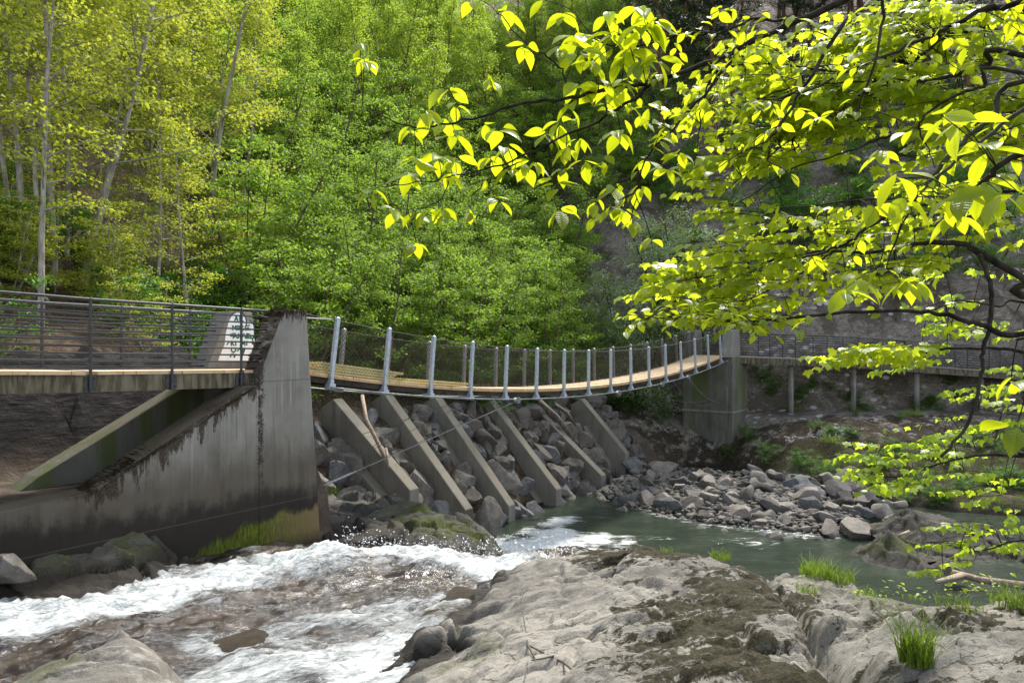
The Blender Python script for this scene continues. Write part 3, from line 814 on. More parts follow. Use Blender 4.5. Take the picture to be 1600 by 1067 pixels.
# ledge between the pier and the buttress feet
lm = [pd(500, 790, 16.2), pd(545, 782, 17.2), pd(600, 785, 17.4), pd(650, 792, 17.4), pd(700, 803, 17.2), pd(735, 818, 16.8), pd(560, 812, 15.6), pd(610, 820, 15.4), pd(660, 830, 15.2), pd(720, 840, 15.1), pd(770, 850, 15.3),
      pd(560, 838, 14.3), pd(620, 850, 14.0), pd(690, 862, 13.9), pd(780, 868, 14.2), pd(520, 825, 14.4), (-4.4, 14.8, 1.6), (-4.3, 16.2, 1.7), (-4.3, 17.6, .9), (-4.2, 18.6, .3), (-3.4, 18.0, 1.1), (-3.0, 18.7, .5), (-2.0, 18.3, .9), (-.6, 18.3, .4), (.4, 17.6, -.2), (.6, 16, -.4), (0, 14.6, .3), (-1.0, 13.2, .8), (-3.6, 13.6, 1.5), (.9, 14.6, -.4)]
field_rock('mossy_rock', lm, (-4.3, .9, 13.2, 18.7), .045, M['rock_ledge'], 'dark rock with yellow green moss between the pier and the fall', .10, 25,
           lambda x, y, z: np.clip(sstep(15.4, 14.0, y) * .9 + sstep(.3, .05, z) + .15, 0, 1), lambda x, y, z: 1.0 * sstep(-3.0, -2.0, x) * sstep(17.2, 16.2, y) * sstep(13.9, 14.5, y), -.3, 5)
# dark ledge at the right end of the gravel bar
lr = [pd(1420, 800, 20.4), pd(1470, 805, 20.2), pd(1530, 822, 19.6), pd(1575, 838, 19.4), pd(1430, 845, 19.4), pd(1500, 865, 18.6), pd(1560, 868, 18.6), (10.0, 20.6, .1), (10.4, 19.4, .0), (11.6, 18.3, -.1), (13.6, 18.6, -.2), (14.0, 20.0, -.2), (12.6, 21.4, -.2), (10.9, 21.6, .1)]
field_rock('dark_ledge', lr, (9.9, 14.2, 18.0, 21.8), .05, M['rock_ledge'], 'long dark wet ledge at the right end of the gravel bar', .08, -20, lambda x, y, z: .85 + 0 * x, lambda x, y, z: .8 + 0 * x, -.15, 12)
lq = [pd(1388, 822, 18.6), pd(1402, 845, 18.5), pd(1355, 860, 18.8), pd(1440, 862, 18.5), pd(1480, 878, 18.2), pd(1420, 888, 17.8), pd(1368, 878, 18.2), (8.3, 18.6, -.25), (8.6, 17.6, -.3), (10.4, 17.2, -.3), (11.2, 17.8, -.2), (10.6, 19.0, -.2), (9.0, 19.5, -.2)]
field_rock('peaked_rock', lq, (8.2, 11.2, 17.2, 19.5), .04, M['rock_ledge'], 'peaked mossy rock standing in the water right of the gravel bar', .07, 50, lambda x, y, z: .25 + .7 * sstep(.25, .05, z), lambda x, y, z: .85 + 0 * x, -.12, 21)

# ================================================================ LOOSE BOULDERS AND STONES
import bmesh


def boulder_mesh(name, seed, mat, sub=4, cuts=13):
    r = np.random.default_rng(seed)
    bm = bmesh.new(); bmesh.ops.create_icosphere(bm, subdivisions=sub, radius=1)
    V = np.array([v.co[:] for v in bm.verts])
    for _ in range(cuts):
        d = r.normal(0, 1, 3); d /= np.linalg.norm(d); k = r.uniform(.45, .72)
        q = V @ d; V = V - np.outer(np.maximum(q - k, 0), d) * .99
    V = V * r.uniform(.8, 1.3, 3) * 1.25
    V += fbm(V * 1.4 + seed, 3)[:, None] * V * .13 + fbm(V * 5 + seed, 3, True)[:, None] * V * .035
    for v, c in zip(bm.verts, V): v.co = c
    me = bpy.data.meshes.new(name); bm.to_mesh(me); bm.free()
    me.polygons.foreach_set('use_smooth', [True] * len(me.polygons)); me.materials.append(mat)
    try: me.set_sharp_from_angle(angle=math.radians(24))
    except Exception: pass
    return me


bmat = [M['boulder'], M['boulder_brown'], M['boulder'], M['boulder_blue'], M['boulder_brown'], M['boulder'], M['boulder_blue'], M['boulder_brown']]
BOULD = [boulder_mesh('boulder', 100 + i, bmat[i], 4) for i in range(8)]
smat = [M['stone'], M['boulder'], M['stone'], M['boulder_brown'], M['stone_dark'], M['stone'], M['boulder_blue'], M['stone']]
STONE = [boulder_mesh('stone', 200 + i, smat[i], 3, 10) for i in range(8)]


def put_rock(me, name, loc, size, label, cat, group=None, rot=None, r=rng):
    o = bpy.data.objects.new(name, me); COL.objects.link(o)
    o.location = [float(c) for c in loc]; o.scale = [float(c) for c in (size if not np.isscalar(size) else (size,) * 3)]
    o.rotation_euler = rot if rot is not None else tuple(r.uniform(0, 6.28, 3))
    return tag(o, label, cat, group)


# rip-rap between the buttresses
BUT_S = [4.15, 6.33, 8.40, 11.1, 14.2, 16.3]
bays = [(.3, 3.85), (4.65, 6.0), (6.85, 8.05), (8.95, 10.75), (11.65, 13.85), (14.75, 15.95), (16.9, 19.3)]
bay_txt = ['angular boulder heaped between the near pier and the leftmost buttress', 'angular boulder wedged between the first and second buttress from the left',
           'angular boulder wedged between the second and third buttress from the left', 'angular boulder wedged between the third and fourth buttress from the left',
           'angular boulder wedged between the fourth and fifth buttress from the left', 'angular boulder wedged between the two rightmost buttresses', 'dark boulder on the bank right of the last buttress']
rb = np.random.default_rng(21)
for (a, b), txt in zip(bays, bay_txt):
    n_al = 0; t = 1.35
    while t < 5.2:
        sz = rb.uniform(.26, .50) * (1.0 if t < 4.2 else .8)
        s = a + rb.uniform(.0, .35)
        while s < b + .1:
            q = rb.uniform(.75, 1.2) * sz
            tt = t + rb.uniform(-.2, .2)
            base = np.interp(tt, [1.2, 1.85, 4.8, 6], [-.75, .0, 3.4, 3.75])
            ang = .87 if tt < 4.7 else .2
            c = B(s, tt, base - .42 + q * .10)
            if not (tt < 2.6 and s < 3.2):
                put_rock(BOULD[rb.integers(8)], 'boulder', c, (q * rb.uniform(.9, 1.3), q * rb.uniform(.85, 1.15), q * rb.uniform(.7, .95)), txt, 'boulder', 'rubble packed around the concrete buttresses', r=rb)
            s += q * rb.uniform(1.15, 1.6)
        t += sz * 1.15

# boulders at the water's edge below the buttresses and on the ledge
for px, py, d, q, m, lab in ((15, 890, 9.3, (.36, .3, .36), 5, 'pale grey block leaning on the wall foot at the left edge'), (690, 812, 16.9, (.62, .5, .5), 3, 'bluish rounded boulder beside the second buttress foot'),
                             (565, 888, 12.9, .2, 7, 'small dark stone at the near edge of the white water'), (862, 838, 18.0, .5, 0, 'x'),
                             (905, 768, 27.2, (.8, .7, .62), 0, 'large boulder at the waterline between the two last buttress feet'), (1490, 892, 16.6, (.34, .3, .28), 0, 'white rounded rock in the water at the right'),
                             (760, 815, 20.3, (.75, .6, .6), 1, 'brown boulder between the second and third buttress feet'), (850, 845, 17.9, .3, 1, 'x'), (1345, 792, 23.6, (.9, .6, .5), 5, 'long grey boulder at the back of the gravel bar'),
                             (1255, 795, 24.0, (.62, .5, .45), 5, 'pale tilted block standing highest on the gravel bar'), (1065, 800, 23.7, (.85, .55, .4), 1, 'tan slanting boulder at the water edge of the gravel bar'), (1005, 770, 26.2, (.6, .5, .42), 0, 'grey block at the left end of the gravel bar')):
    if lab == 'x': continue
    c = P(px, py, d); q = tuple(np.array(q if not np.isscalar(q) else (q,) * 3) * .72); put_rock(BOULD[m], 'boulder', c, q, lab, 'boulder', r=rb)

# gravel bar: stones graded from the bank to the water
lab_far = 'grey stone on the back half of the gravel bar below the bank'; lab_near = 'pale stone along the water edge of the gravel bar'; lab_wet = 'small stone lying in the shallow water before the gravel bar'
rg = np.random.default_rng(33); cnt = 0; placed = []
for i in range(6000):
    if cnt >= 285: break
    a = rg.uniform(2.2, 12.0) if rg.random() < .8 else rg.uniform(1.5, 6.0); v = rg.uniform(-1.1, 6.2); y_ = waterline(a) + v
    s, t = to_st(a, y_)
    if s < 16.6 and t > 1.3: continue
    q = float(np.clip(rg.lognormal(-1.72, .60), .06, .46))
    if v < 0 and (rg.random() < .72 or q > .3): continue
    if v > 4.5 and rg.random() < .45: continue
    if any((a - u) ** 2 + (y_ - w) ** 2 < ((q + k) * .70) ** 2 for u, w, k in placed): continue
    placed.append((a, y_, q)); cnt += 1
    zb = max(float(np.interp(v, [-1, 0, 2.5, 5.5, 6.5], [-.25, .03, .34, .44, .85])), -.12)
    put_rock(STONE[rg.integers(8)], 'stone', (a, y_, zb + q * .30), (q * rg.uniform(.95, 1.4), q * rg.uniform(.8, 1.2), q * rg.uniform(.6, .85)), lab_wet if v < 0 else lab_near if v < 2.6 else lab_far, 'stone',
             {True: 'stones of the gravel bar'}[True], r=rg, rot=(rg.uniform(-.4, .4), rg.uniform(-.4, .4), rg.uniform(0, 6.28)))

# broken shale at the foot of the cut bank under the left walkway
for i in range(46):
    s = rg.uniform(-9.5, -1.6); t = 2.0 + abs(rg.normal(0, .6)); c = B(s, t, 0); q = float(np.clip(rg.lognormal(-2.2, .45), .05, .19))
    put_rock(STONE[4], 'stone', (c[0], c[1], gz(c[0], c[1]) + q * .2), (q * 1.4, q, q * .5), 'dark shale slab at the foot of the cut bank below the left walkway', 'stone', 'shale slabs under the walkway', r=rg, rot=(rg.uniform(-.5, .5), rg.uniform(-.5, .5), rg.uniform(0, 6.28)))

# small pebbles filling the gaps of the bar (too many to count)
VV = []; FF = []; n0 = 0; b8 = np.array([v.co[:] for v in STONE[0].vertices]); rp = np.random.default_rng(91)
import bmesh as _bm
b_ = _bm.new(); _bm.ops.create_icosphere(b_, subdivisions=1, radius=1); PV = np.array([v.co[:] for v in b_.verts]); PF = np.array([[v.index for v in f.verts] for f in b_.faces]); b_.free()
for i in range(5200):
    a = rp.uniform(2.3, 11.6); v = rp.uniform(-.5, 6.0); y_ = waterline(a) + v
    s, t = to_st(a, y_)
    if s < 16.4 and t > 1.5: continue
    q = rp.lognormal(-2.9, .4); zb = float(np.interp(v, [-1, 0, 2.5, 5.5, 6.5], [-.4, .03, .34, .44, .85]))
    if a > 10.3 and v < 3.5: continue
    R_ = np.array(Matrix.Rotation(rp.uniform(0, 6.28), 3, 'Z')); W = (PV * rp.uniform(.75, 1.25, (len(PV), 1))) * np.array([1.3, 1, .65]) * q
    VV.append(W @ R_.T + np.array([a, y_, zb + q * .25])); FF.append(PF + n0); n0 += len(PV)
tag(np_mesh('gravel', np.concatenate(VV), np.concatenate(FF), M['boulder'], face_attr={}), 'small pebbles between the larger stones of the bar', 'gravel', kind='stuff')

M['wet_rock'] = m_rock('wet_brown_rock', (.030, .022, .013), (.055, .040, .022), (.085, .065, .04), 2.0, objspace=True)
WR = boulder_mesh('wet_rock', 260, M['wet_rock'], 4, 8)
for i, (px, py, q, lab) in enumerate(((350, 1005, .26, 'small dark wet rock close to the lower left slab'), 
                                      (690, 915, .28, 'brown wet rock at the near end of the white fall'), (555, 845, .20, 'dark wet rock below the right end of the wall'), (610, 858, .22, 'round dark rock under the mossy rock'))):
    c = pix_on(px, py, 2.0); put_rock(WR, 'wet_rock', (c[0], c[1], float(rapids_z(c[:1], c[1:2])[0][0]) - .06), (q * 1.5, q * .8, q * .30), lab, 'rock', rot=(.05, -.05, .62 + .1 * i))
# ================================================================ CONCRETE: PIERS, WALL, BUTTRESSES
def face_pts(pix, t): return [unproj(a, b, t) for a, b in pix]


def slab_t(mb, prof, t0, t1):
    """a profile of (s, z) points extruded across the bridge from t0 to t1"""
    return mb.prism([B(s, t0, z) for s, z in prof], np.append(N * (t1 - t0), 0))


TF = -.30
wing = face_pts([(385, 604), (140, 770), (0, 800)], TF)
s_r = -.49; zb = 1.3
pier_prof = [(s_r, zb), (-.85, 6.04), (-1.34, 6.04), (-1.86, 4.86), (-1.86, zb)]
wall_prof = [(-1.86, zb), (-1.86, 4.72), wing[0], wing[1], wing[2], (-9.5, wing[2][1] - .1), (-9.5, zb)]
wallroot = thing('concrete_abutment', 'stained concrete pier and river wall with a mossy sloping wing at the left', 'abutment', B(-1.2, 0, 2.0))
mb = MB(); slab_t(mb, pier_prof, TF - .003, .2); mb.build('pier', M['wall'], wallroot, bevel=.02)
mb = MB(); slab_t(mb, wall_prof, TF, .2); mb.build('wall', M['wall'], wallroot, bevel=.015)
# brown moss blanket on the sloping top of the wing and the leaning face of the pier
rm = np.random.default_rng(3)


def moss_strip(name, a, b, t0, t1, hang, seed, n=150, thick=.05):
    V = []; n *= 2; r = np.random.default_rng(seed); m = 9
    for i in range(n):
        f = i / (n - 1); s = a[0] + (b[0] - a[0]) * f; z = a[1] + (b[1] - a[1]) * f
        nz_ = fbm(np.array([[i * .09, seed, 0.0]]), 3)[0]; lip = max(.015, hang * (.55 + 1.5 * nz_ + r.uniform(-.25, .25)))
        th = thick * (.7 + 1.0 * abs(fbm(np.array([[i * .23, seed + 5, 0.0]]), 2)[0]) + r.uniform(0, .35)) * (math.sin(math.pi * min(1, f * 12) / 2)) * (math.sin(math.pi * min(1, (1 - f) * 12) / 2))
        V.append(B(s, t0 - .012, z - lip)); V.append(B(s, t0 - .025 - th * .4, z - lip * .55)); V.append(B(s, t0 - .02 - th * .5, z + th * .3))
        for j in range(5):
            g = (j + .5) / 5
            V.append(B(s + r.normal(0, .012), t0 + (t1 - t0) * g, z + th * (1 + r.uniform(-.5, .5))))
        V.append(B(s, t1 + .015, z - .02))
    fc = [(i * m + j, i * m + j + 1, (i + 1) * m + j + 1, (i + 1) * m + j) for i in range(n - 1) for j in range(m - 1)]
    o = MB().add(V, fc).build(name, M['moss_brown'], wallroot, smooth=True)
    return o


moss_strip('moss_mat', (-1.95, 4.70), wing[1], TF, .2, .05, 1, 260, .022)
moss_strip('moss_mat', (-1.30, 6.05), (-1.42, 5.92), TF, .2, .05, 3, 12, .02)
mb = MB()
for i in range(16):           # tufts clinging to the leaning end face
    f = rm.random() ** .8; s = -1.36 - .50 * f; z = 6.0 - 1.14 * f; t = rm.uniform(-.29, .18)
    w = rm.uniform(.04, .12); hh = rm.uniform(.012, .04); th = rm.uniform(.01, .035)
    k = 9; V = [B(s - th - .008, t, z)]
    for q in range(k):
        a = 6.283 * q / k; rr = rm.uniform(.7, 1.15)
        V.append(B(s + .44 * math.sin(a) * hh - .004, t + math.cos(a) * w * rr * .8, z + math.sin(a) * hh * rr))
    mb.add(V, [(0, 1 + q, 1 + (q + 1) % k) for q in range(k)])
# dark moss along the vertical seam
for i in range(14):
    z = 4.75 - 2.1 * rm.random() ** 1.5; s = -1.86 + rm.normal(.03, .05); w = rm.uniform(.004, .018) * (1.1 if z > 3.5 else .7); k = 6
    V = [B(s, TF - .022, z)] + [B(s + math.cos(6.283 * q / k) * w * rm.uniform(.6, 1.2), TF - .005, z + math.sin(6.283 * q / k) * w * 1.5 * rm.uniform(.6, 1.2)) for q in range(k)]
    mb.add(V, [(0, 1 + q, 1 + (q + 1) % k) for q in range(k)])
for i in range(24):           # drips under the cap
    s = rm.uniform(-1.34, -.86); L = rm.uniform(.02, .20) * (.4 + abs(math.sin(s * 31))); w = rm.uniform(.006, .018); z = 6.04
    mb.add([B(s - w, TF - .008, z), B(s + w, TF - .008, z), B(s + w * .3, TF - .006, z - L), B(s - w * .4, TF - .006, z - L)], [(0, 1, 2, 3)])
tag(mb.build('moss_tuft', M['moss_brown'], wallroot), kind='stuff')

far_p = thing('concrete_pier', 'short concrete pier with white and green graffiti behind the left railing', 'pier', B(-1.2, 1.6, 3.2))
mb = MB(); slab_t(mb, [(a, max(b, 3.0)) for a, b in pier_prof], 1.33, 1.83); mb.build('pier_body', M['concrete'], far_p, bevel=.02)
mb = MB(); slab_t(mb, [(-1.86, 3.0), (-1.86, 4.72), wing[0], (wing[1][0], wing[1][1] + .05), (-5.2, 3.0)], 1.34, 1.8); mb.build('wing', M['concrete_green'], far_p, bevel=.015)


def z5(x, y, off=.006):                   # graffiti painted on the river-side face of that pier
    s, z = unproj(330 + x / 8.89, 470 + y / 8.89, 1.33); return B(s, 1.33 - off, z)


def blob(pts, off, name, mat, par):
    c = np.mean(pts, 0); n = len(pts)
    MB().add([z5(c[0], c[1], off)] + [z5(a, b, off) for a, b in pts], [(0, 1 + i, 1 + (i + 1) % n) for i in range(n)]).build(name, mat, par)


def stroke(mb, pts, w, off):
    for (a, b), (c, d) in zip(pts[:-1], pts[1:]):
        L = math.hypot(c - a, d - b) or 1; nx, ny = -(d - b) / L * w / 2, (c - a) / L * w / 2; ex, ey = (c - a) / L * w * .3, (d - b) / L * w * .3
        mb.add([z5(a + nx - ex, b + ny - ey, off), z5(c + nx + ex, d + ny + ey, off), z5(c - nx + ex, d - ny + ey, off), z5(a - nx - ex, b - ny - ey, off)], [(0, 1, 2, 3)])


blob([(290, 190), (350, 168), (430, 180), (475, 245), (485, 290), (550, 290), (585, 350), (590, 460), (600, 560), (615, 640), (615, 800), (600, 850), (410, 850), (110, 850), (95, 820), (150, 690), (185, 600), (200, 450), (240, 300)], .004, 'paint_patch', M['paint_white'], far_p)
mb = MB()
for st in ([(270, 215), (300, 175), (340, 160)], [(430, 165), (470, 215), (485, 280), (485, 335)], [(540, 275), (590, 330), (605, 420)], [(600, 470), (570, 540), (600, 610)], [(250, 560), (215, 610)], [(300, 515), (350, 480)], [(560, 580), (610, 640), (625, 750)], [(410, 820), (440, 740), (470, 660)]):
    stroke(mb, st, 16, .007)
mb.build('outline', M['paint_black'], far_p)
mb = MB(); W_ = 17
for st in ([(322, 285), (345, 215), (368, 285)], [(330, 258), (360, 258)], [(395, 280), (395, 210), (430, 240), (398, 250), (440, 285)],                    # first line
           [(295, 405), (295, 345), (318, 380), (340, 345), (340, 405)], [(360, 350), (360, 400), (385, 400), (385, 350), (360, 350)], [(405, 405), (405, 345), (440, 355), (410, 375), (445, 410)], [(530, 340), (470, 350), (470, 405), (545, 400)], [(470, 378), (520, 372)],
           [(320, 450), (265, 465), (265, 490), (330, 485)], [(300, 520), (330, 455), (360, 520)], [(375, 520), (375, 455), (410, 515), (410, 455)], [(425, 520), (450, 455), (475, 520)], [(490, 455), (490, 520), (530, 515), (490, 488), (525, 460), (490, 455)], [(545, 470), (545, 520), (590, 515), (595, 460)],
           [(275, 620), (275, 560), (310, 570), (280, 590), (315, 620)], [(335, 560), (340, 620)], [(400, 620), (420, 560), (440, 600), (455, 560), (465, 620)], [(490, 560), (490, 615)],
           [(275, 650), (280, 700), (310, 715), (335, 690), (335, 650)], [(360, 700), (395, 655), (430, 720), (455, 650)], [(262, 780), (285, 735)], [(305, 735), (318, 785), (335, 740)]):
    stroke(mb, st, W_, .010)
mb.build('lettering', M['paint_green'], far_p)

# far abutment
fa_ = thing('concrete_abutment', 'tall mossy concrete abutment carrying the far end of the bridge', 'abutment', B(23, .8, 1.0))
mb = MB(); slab_t(mb, [(22.2, -.3), (22.2, 4.72), (24.2, 4.72), (24.2, -.3)], -.30, 2.0); mb.build('abutment_body', M['concrete_green'], fa_, bevel=.03)
mb = MB(); slab_t(mb, [(22.16, 2.28), (22.16, 2.38), (24.24, 2.38), (24.24, 2.28)], -.34, 2.04); mb.build('ledge', M['concrete'], fa_, bevel=.01)
mb = MB(); slab_t(mb, [(22.05, 4.723), (22.35, 5.95), (23.2, 5.95), (23.35, 4.723)], -.28, .18); mb.build('pillar', M['concrete'], fa_, bevel=.02)
mb = MB(); slab_t(mb, [(22.05, 4.723), (22.35, 5.95), (23.2, 5.95), (23.35, 4.723)], 1.5, 1.96); mb.build('pillar', M['concrete'], fa_, bevel=.02)

# six buttresses leaning up the bank
tops = [(4.77, 3.74), (5.0, 3.76), (4.8, 3.55), (4.6, 3.25), (5.0, 2.95), (3.9, 3.0)]
feet = [(1.85, 1.05), (1.80, .02), (1.80, -.25), (1.80, -.2), (1.80, -.2), (1.9, .35)]
blab = ['concrete buttress nearest the pier, its foot hidden by the mossy rock', 'second concrete buttress from the near pier, with a grass tuft at its foot', 'third concrete buttress from the near pier, with a square cut foot',
        'fourth concrete buttress from the near pier, its foot in the green pool', 'fifth concrete buttress from the near pier, broad and stained', 'farthest and shortest concrete buttress of the row']
for i, (s, (tt, zt), (tf, zf), lab) in enumerate(zip(BUT_S, tops, feet, blab)):
    r_ = thing('concrete_buttress', lab, 'buttress', B(s, tf, zf), 'concrete buttresses on the bank')
    w = .35; foot_h = .62 if i else .5
    prof = [(tf, zf - .6), (tf, zf + foot_h), (tt, zt), (tt + .5, zt - .15), (tt + .5, zt - 1.1)]
    mb = MB(); prof = [(a_, b_ + (.12 if j_ in (1, 2) else 0)) for j_, (a_, b_) in enumerate(prof)]; mb.prism([B(s, t, z) for t, z in prof], np.append(U * w, 0)); mb.build('slab', M['concrete_warm'], r_, bevel=.025)
    o = s - .33; prof2 = [(tf + .55, zf - .5), (tf + .55, zf + .30), (tt - .3, zt - .92), (tt - .3, zt - 1.6)]
    mb = MB(); mb.prism([B(o, t, z) for t, z in prof2], np.append(U * .32, 0)); mb.build('footing', M['concrete_warm'], r_, bevel=.02)

# ================================================================ SUSPENSION BRIDGE
SP = 1.43856; NP_ = 16
zk = ZC + np.array([-.66, -.86, -1.01, -1.15, -1.26, -1.34, -1.39, -1.42, -1.42, -1.40, -1.36, -1.29, -1.18, -1.05, -.91, -.72])
cf = np.polyfit(np.arange(16) * SP, zk, 4)


def deck_z(s): return float(np.polyval(cf, s))


br = thing('suspension_bridge', 'sagging footbridge with grey posts, wire mesh sides and a fresh plank deck', 'bridge', B(10.8, .7, 3.0))
S0, S1, WD = -.55, 22.0, 1.40
mb = MB(); me_ = MB(); s = S0; i = 0
rd = np.random.default_rng(9)
while s < S1 - .14:
    e = s + .140; j0, j1 = rd.uniform(-.02, .012), rd.uniform(-.02, .02)
    za, zb_ = deck_z(s), deck_z(e)
    c = []
    for dz in (-.045, 0):
        c += [B(s, .045 + j0, za + dz), B(e, .045 + j0, zb_ + dz), B(e, WD - .045 + j1, zb_ + dz), B(s, WD - .045 + j1, za + dz)]
    mb.hexa(c)
    s += .145
deck = mb.build('deck', M['plank'], br)
for t in (.10, WD - .10):
    mb = MB(); ss = np.linspace(S0, S1, 46)
    for a, b in zip(ss[:-1], ss[1:]):
        mb.hexa([B(a, t - .05, deck_z(a) - .20), B(b, t - .05, deck_z(b) - .20), B(b, t + .05, deck_z(b) - .20), B(a, t + .05, deck_z(a) - .20),
                 B(a, t - .05, deck_z(a) - .048), B(b, t - .05, deck_z(b) - .048), B(b, t + .05, deck_z(b) - .048), B(a, t + .05, deck_z(a) - .048)])
    mb.build('stringer', M['beam_dark'], br)
mb = MB(); ss = np.linspace(S0, S1, 60)           # pale edge strip under the plank ends
for a, b in zip(ss[:-1], ss[1:]):
    mb.hexa([B(a, .03, deck_z(a) - .085), B(b, .03, deck_z(b) - .085), B(b, .06, deck_z(b) - .085), B(a, .06, deck_z(a) - .085), B(a, .03, deck_z(a) - .047), B(b, .03, deck_z(b) - .047), B(b, .06, deck_z(b) - .047), B(a, .06, deck_z(a) - .047)])
mb.build('edge_board', M['plank_edge'], br)


def tangent(s):
    e = .05; q = B(s + e, 0, deck_z(s + e)) - B(s - e, 0, deck_z(s - e)); return q / np.linalg.norm(q)


PH = 1.12
for side, t, mat in (('n', 0.0, M['galv']), ('f', WD, M['galv_dull'])):
    for k in range(NP_):
        s = k * SP; tg = tangent(s); nn = np.append(N, 0); up = np.cross(tg, nn); up = up if up[2] > 0 else -up
        # the posts stand square to the sagging deck
        base = B(s, t, deck_z(s)); w = .080
        mb = MB(); x_, y_ = tg * w, nn * w
        o = base - x_ / 2 - y_ / 2 - up * .16
        mb.box(o, x_, y_, up * (PH + .16 - .02))
        q = o + up * (PH + .14)
        mb.add([q, q + x_, q + x_ + y_, q + y_, q + (x_ + y_) / 2 + up * .035], [(0, 1, 4), (1, 2, 4), (2, 3, 4), (3, 0, 4)])
        post = mb.build('post', mat, br, bevel=.008)
        mb = MB(); qb = base - up * .30
        mb.box(qb - tg * .075 - nn * .075, tg * .15, nn * .15, up * .11); mb.box(qb - tg * .05 - nn * .05 + up * .11, tg * .10, nn * .10, up * .06)
        bk = mb.build('bracket', M['galv'], None, bevel=.006); bk.parent = post
    # main cable just below the brackets, top rope, bottom rope
    ks = [B(s, t - (.09 if t == 0 else -.09), deck_z(s) - .27) for s in np.linspace(-.1, 22.0, 60)]
    MB().tube(ks, .022, 6).build('main_cable', M['cable'], br, smooth=True)
    MB().tube([B(s, t, deck_z(s) + PH - .06) for s in np.linspace(-.9, 22.3, 70)], .008, 5).build('top_rope', M['wire'], br, smooth=True)
    MB().tube([B(s, t, deck_z(s) + .05) for s in np.linspace(-.6, 22.0, 70)], .006, 5).build('bottom_rope', M['wire'], br, smooth=True)
    # diamond wire netting
    mb = MB(); h0, h1 = .05, PH - .06; pitch = .085; run = h1 - h0; slope = 1.15
    V = []; Fq = []; cnt = 0
    tt = t + (.05 if t == 0 else -.05)
    for sg in (1, -1):
        s = -.6 - run / slope
        while s < 22.0 + run / slope:
            pts = []
            for f in np.linspace(0, 1, 5):
                q = s + sg * (f - .5) * run / slope
                if -.6 <= q <= 22.0: pts.append(B(q, tt, deck_z(q) + h0 + run * f))
            if len(pts) >= 2: mb.tube(pts, .0030 if t == 0 else .0036, 3, cap=False)
            s += pitch
    mb.build('wire_mesh', M['wire'], br)
# clamps and guy wires
def clamp(s, t, dz):
    mb = MB(); tg = tangent(s); c = B(s, t, deck_z(s) + dz)
    mb.tube([c - tg * .17, c - tg * .08, c + tg * .08, c + tg * .17], [.035, .065, .065, .035], 8); mb.box(c - tg * .06 + np.append(N, 0) * -.07 - np.array([0, 0, .09]), tg * .12, np.append(N, 0) * .14, np.array([0, 0, .16]))
    return mb.build('clamp', M['cable'], br, bevel=.006)


def guy(a, b, r, mat=None, sag=.0):
    a, b = np.asarray(a), np.asarray(b); pts = [a + (b - a) * f - np.array([0, 0, sag * 4 * f * (1 - f)]) for f in np.linspace(0, 1, 9)]
    return MB().tube(pts, r, 5).build('guy_wire', mat or M['wire'], br, smooth=True)


for s in (5 * SP - 1.05, 8 * SP + .35, 11 * SP - .55, 12 * SP + .45): clamp(s, -.09, -.29)
s_a = 5 * SP - 1.05
anch = B(-.42, .12, ZC - 235 / F * 14.2)
MBt = MB(); d_ = B(s_a, -.09, deck_z(s_a) - .32) - anch; d_ /= np.linalg.norm(d_)
guy(anch, B(s_a, -.09, deck_z(s_a) - .32), .011, M['cable'])
guy(anch + np.array([.05, .02, .06]), B(s_a - .1, -.05, deck_z(s_a) - .32), .006)
MBt.tube([anch + d_ * .1, anch + d_ * .5, anch + d_ * .95, anch + d_ * 1.15], [.018, .028, .028, .016], 8); MBt.build('turnbuckle', M['galv_dull'], br, smooth=True)
MB().box(anch - np.array([.06, .05, .05]), (.12, 0, 0), (0, .1, 0), (0, 0, .1)).build('anchor_plate', M['galv'], br, bevel=.01)
a2 = B(-.45, .15, 3.35); e2 = B(3.05 * SP, .05, deck_z(3.05 * SP) - .25)
guy(a2, e2, .007, M['steel_dark']); guy(a2 + np.array([.1, .1, -.45]), e2 + np.array([.1, 0, 0]), .006, M['steel_dark'], .05)
guy(a2 + np.array([.1, .1, -.75]), B(3.2 * SP, WD, deck_z(3.2 * SP) - .25), .006, M['steel_dark'], .05)
s_f = 12 * SP + .45
af = B(22.15, .15, ZC - 100 / F * 32)
guy(B(s_f, -.09, deck_z(s_f) - .32), af, .014, M['cable'], .25); guy(B(s_f, -.09, deck_z(s_f) - .32), B(19.6, .5, 3.25), .010, M['cable']); guy(B(16.4, .0, 4.0), af + np.array([-.5, -.2, 0]), .010, M['cable'], .45)
guy(B(15.4, 1.3, 3.9), af + np.array([-.8, -.2, .1]), .008, M['cable'], .3); guy(B(22.0, -.1, deck_z(22) - .27), B(22.2, -.1, deck_z(22) - .27), .04, M['galv_dull'])
guy(B(-1.0, -.05, 5.92), B(0, 0, deck_z(0) + PH - .06), .014, M['galv_dull'])

# planks waiting on the deck
pl = np.random.default_rng(4)
def plank(s0, L, t, dz, k, lab):
    mb = MB(); za, zc = deck_z(s0) + dz, deck_z(s0) + dz
    sl_ = (deck_z(s0 + L) - deck_z(s0)) / L
    a = B(s0, t, deck_z(s0) + dz + .03); b = B(s0 + L, t, deck_z(s0) + sl_ * L + dz + .03)
    mb.bar(a, b, .135, .046)
    o = mb.build('plank', M['lumber'] if k else M['plank'], None, bevel=.004, loc=tuple(a)); tag(o, lab, 'plank', 'spare planks on the bridge deck')


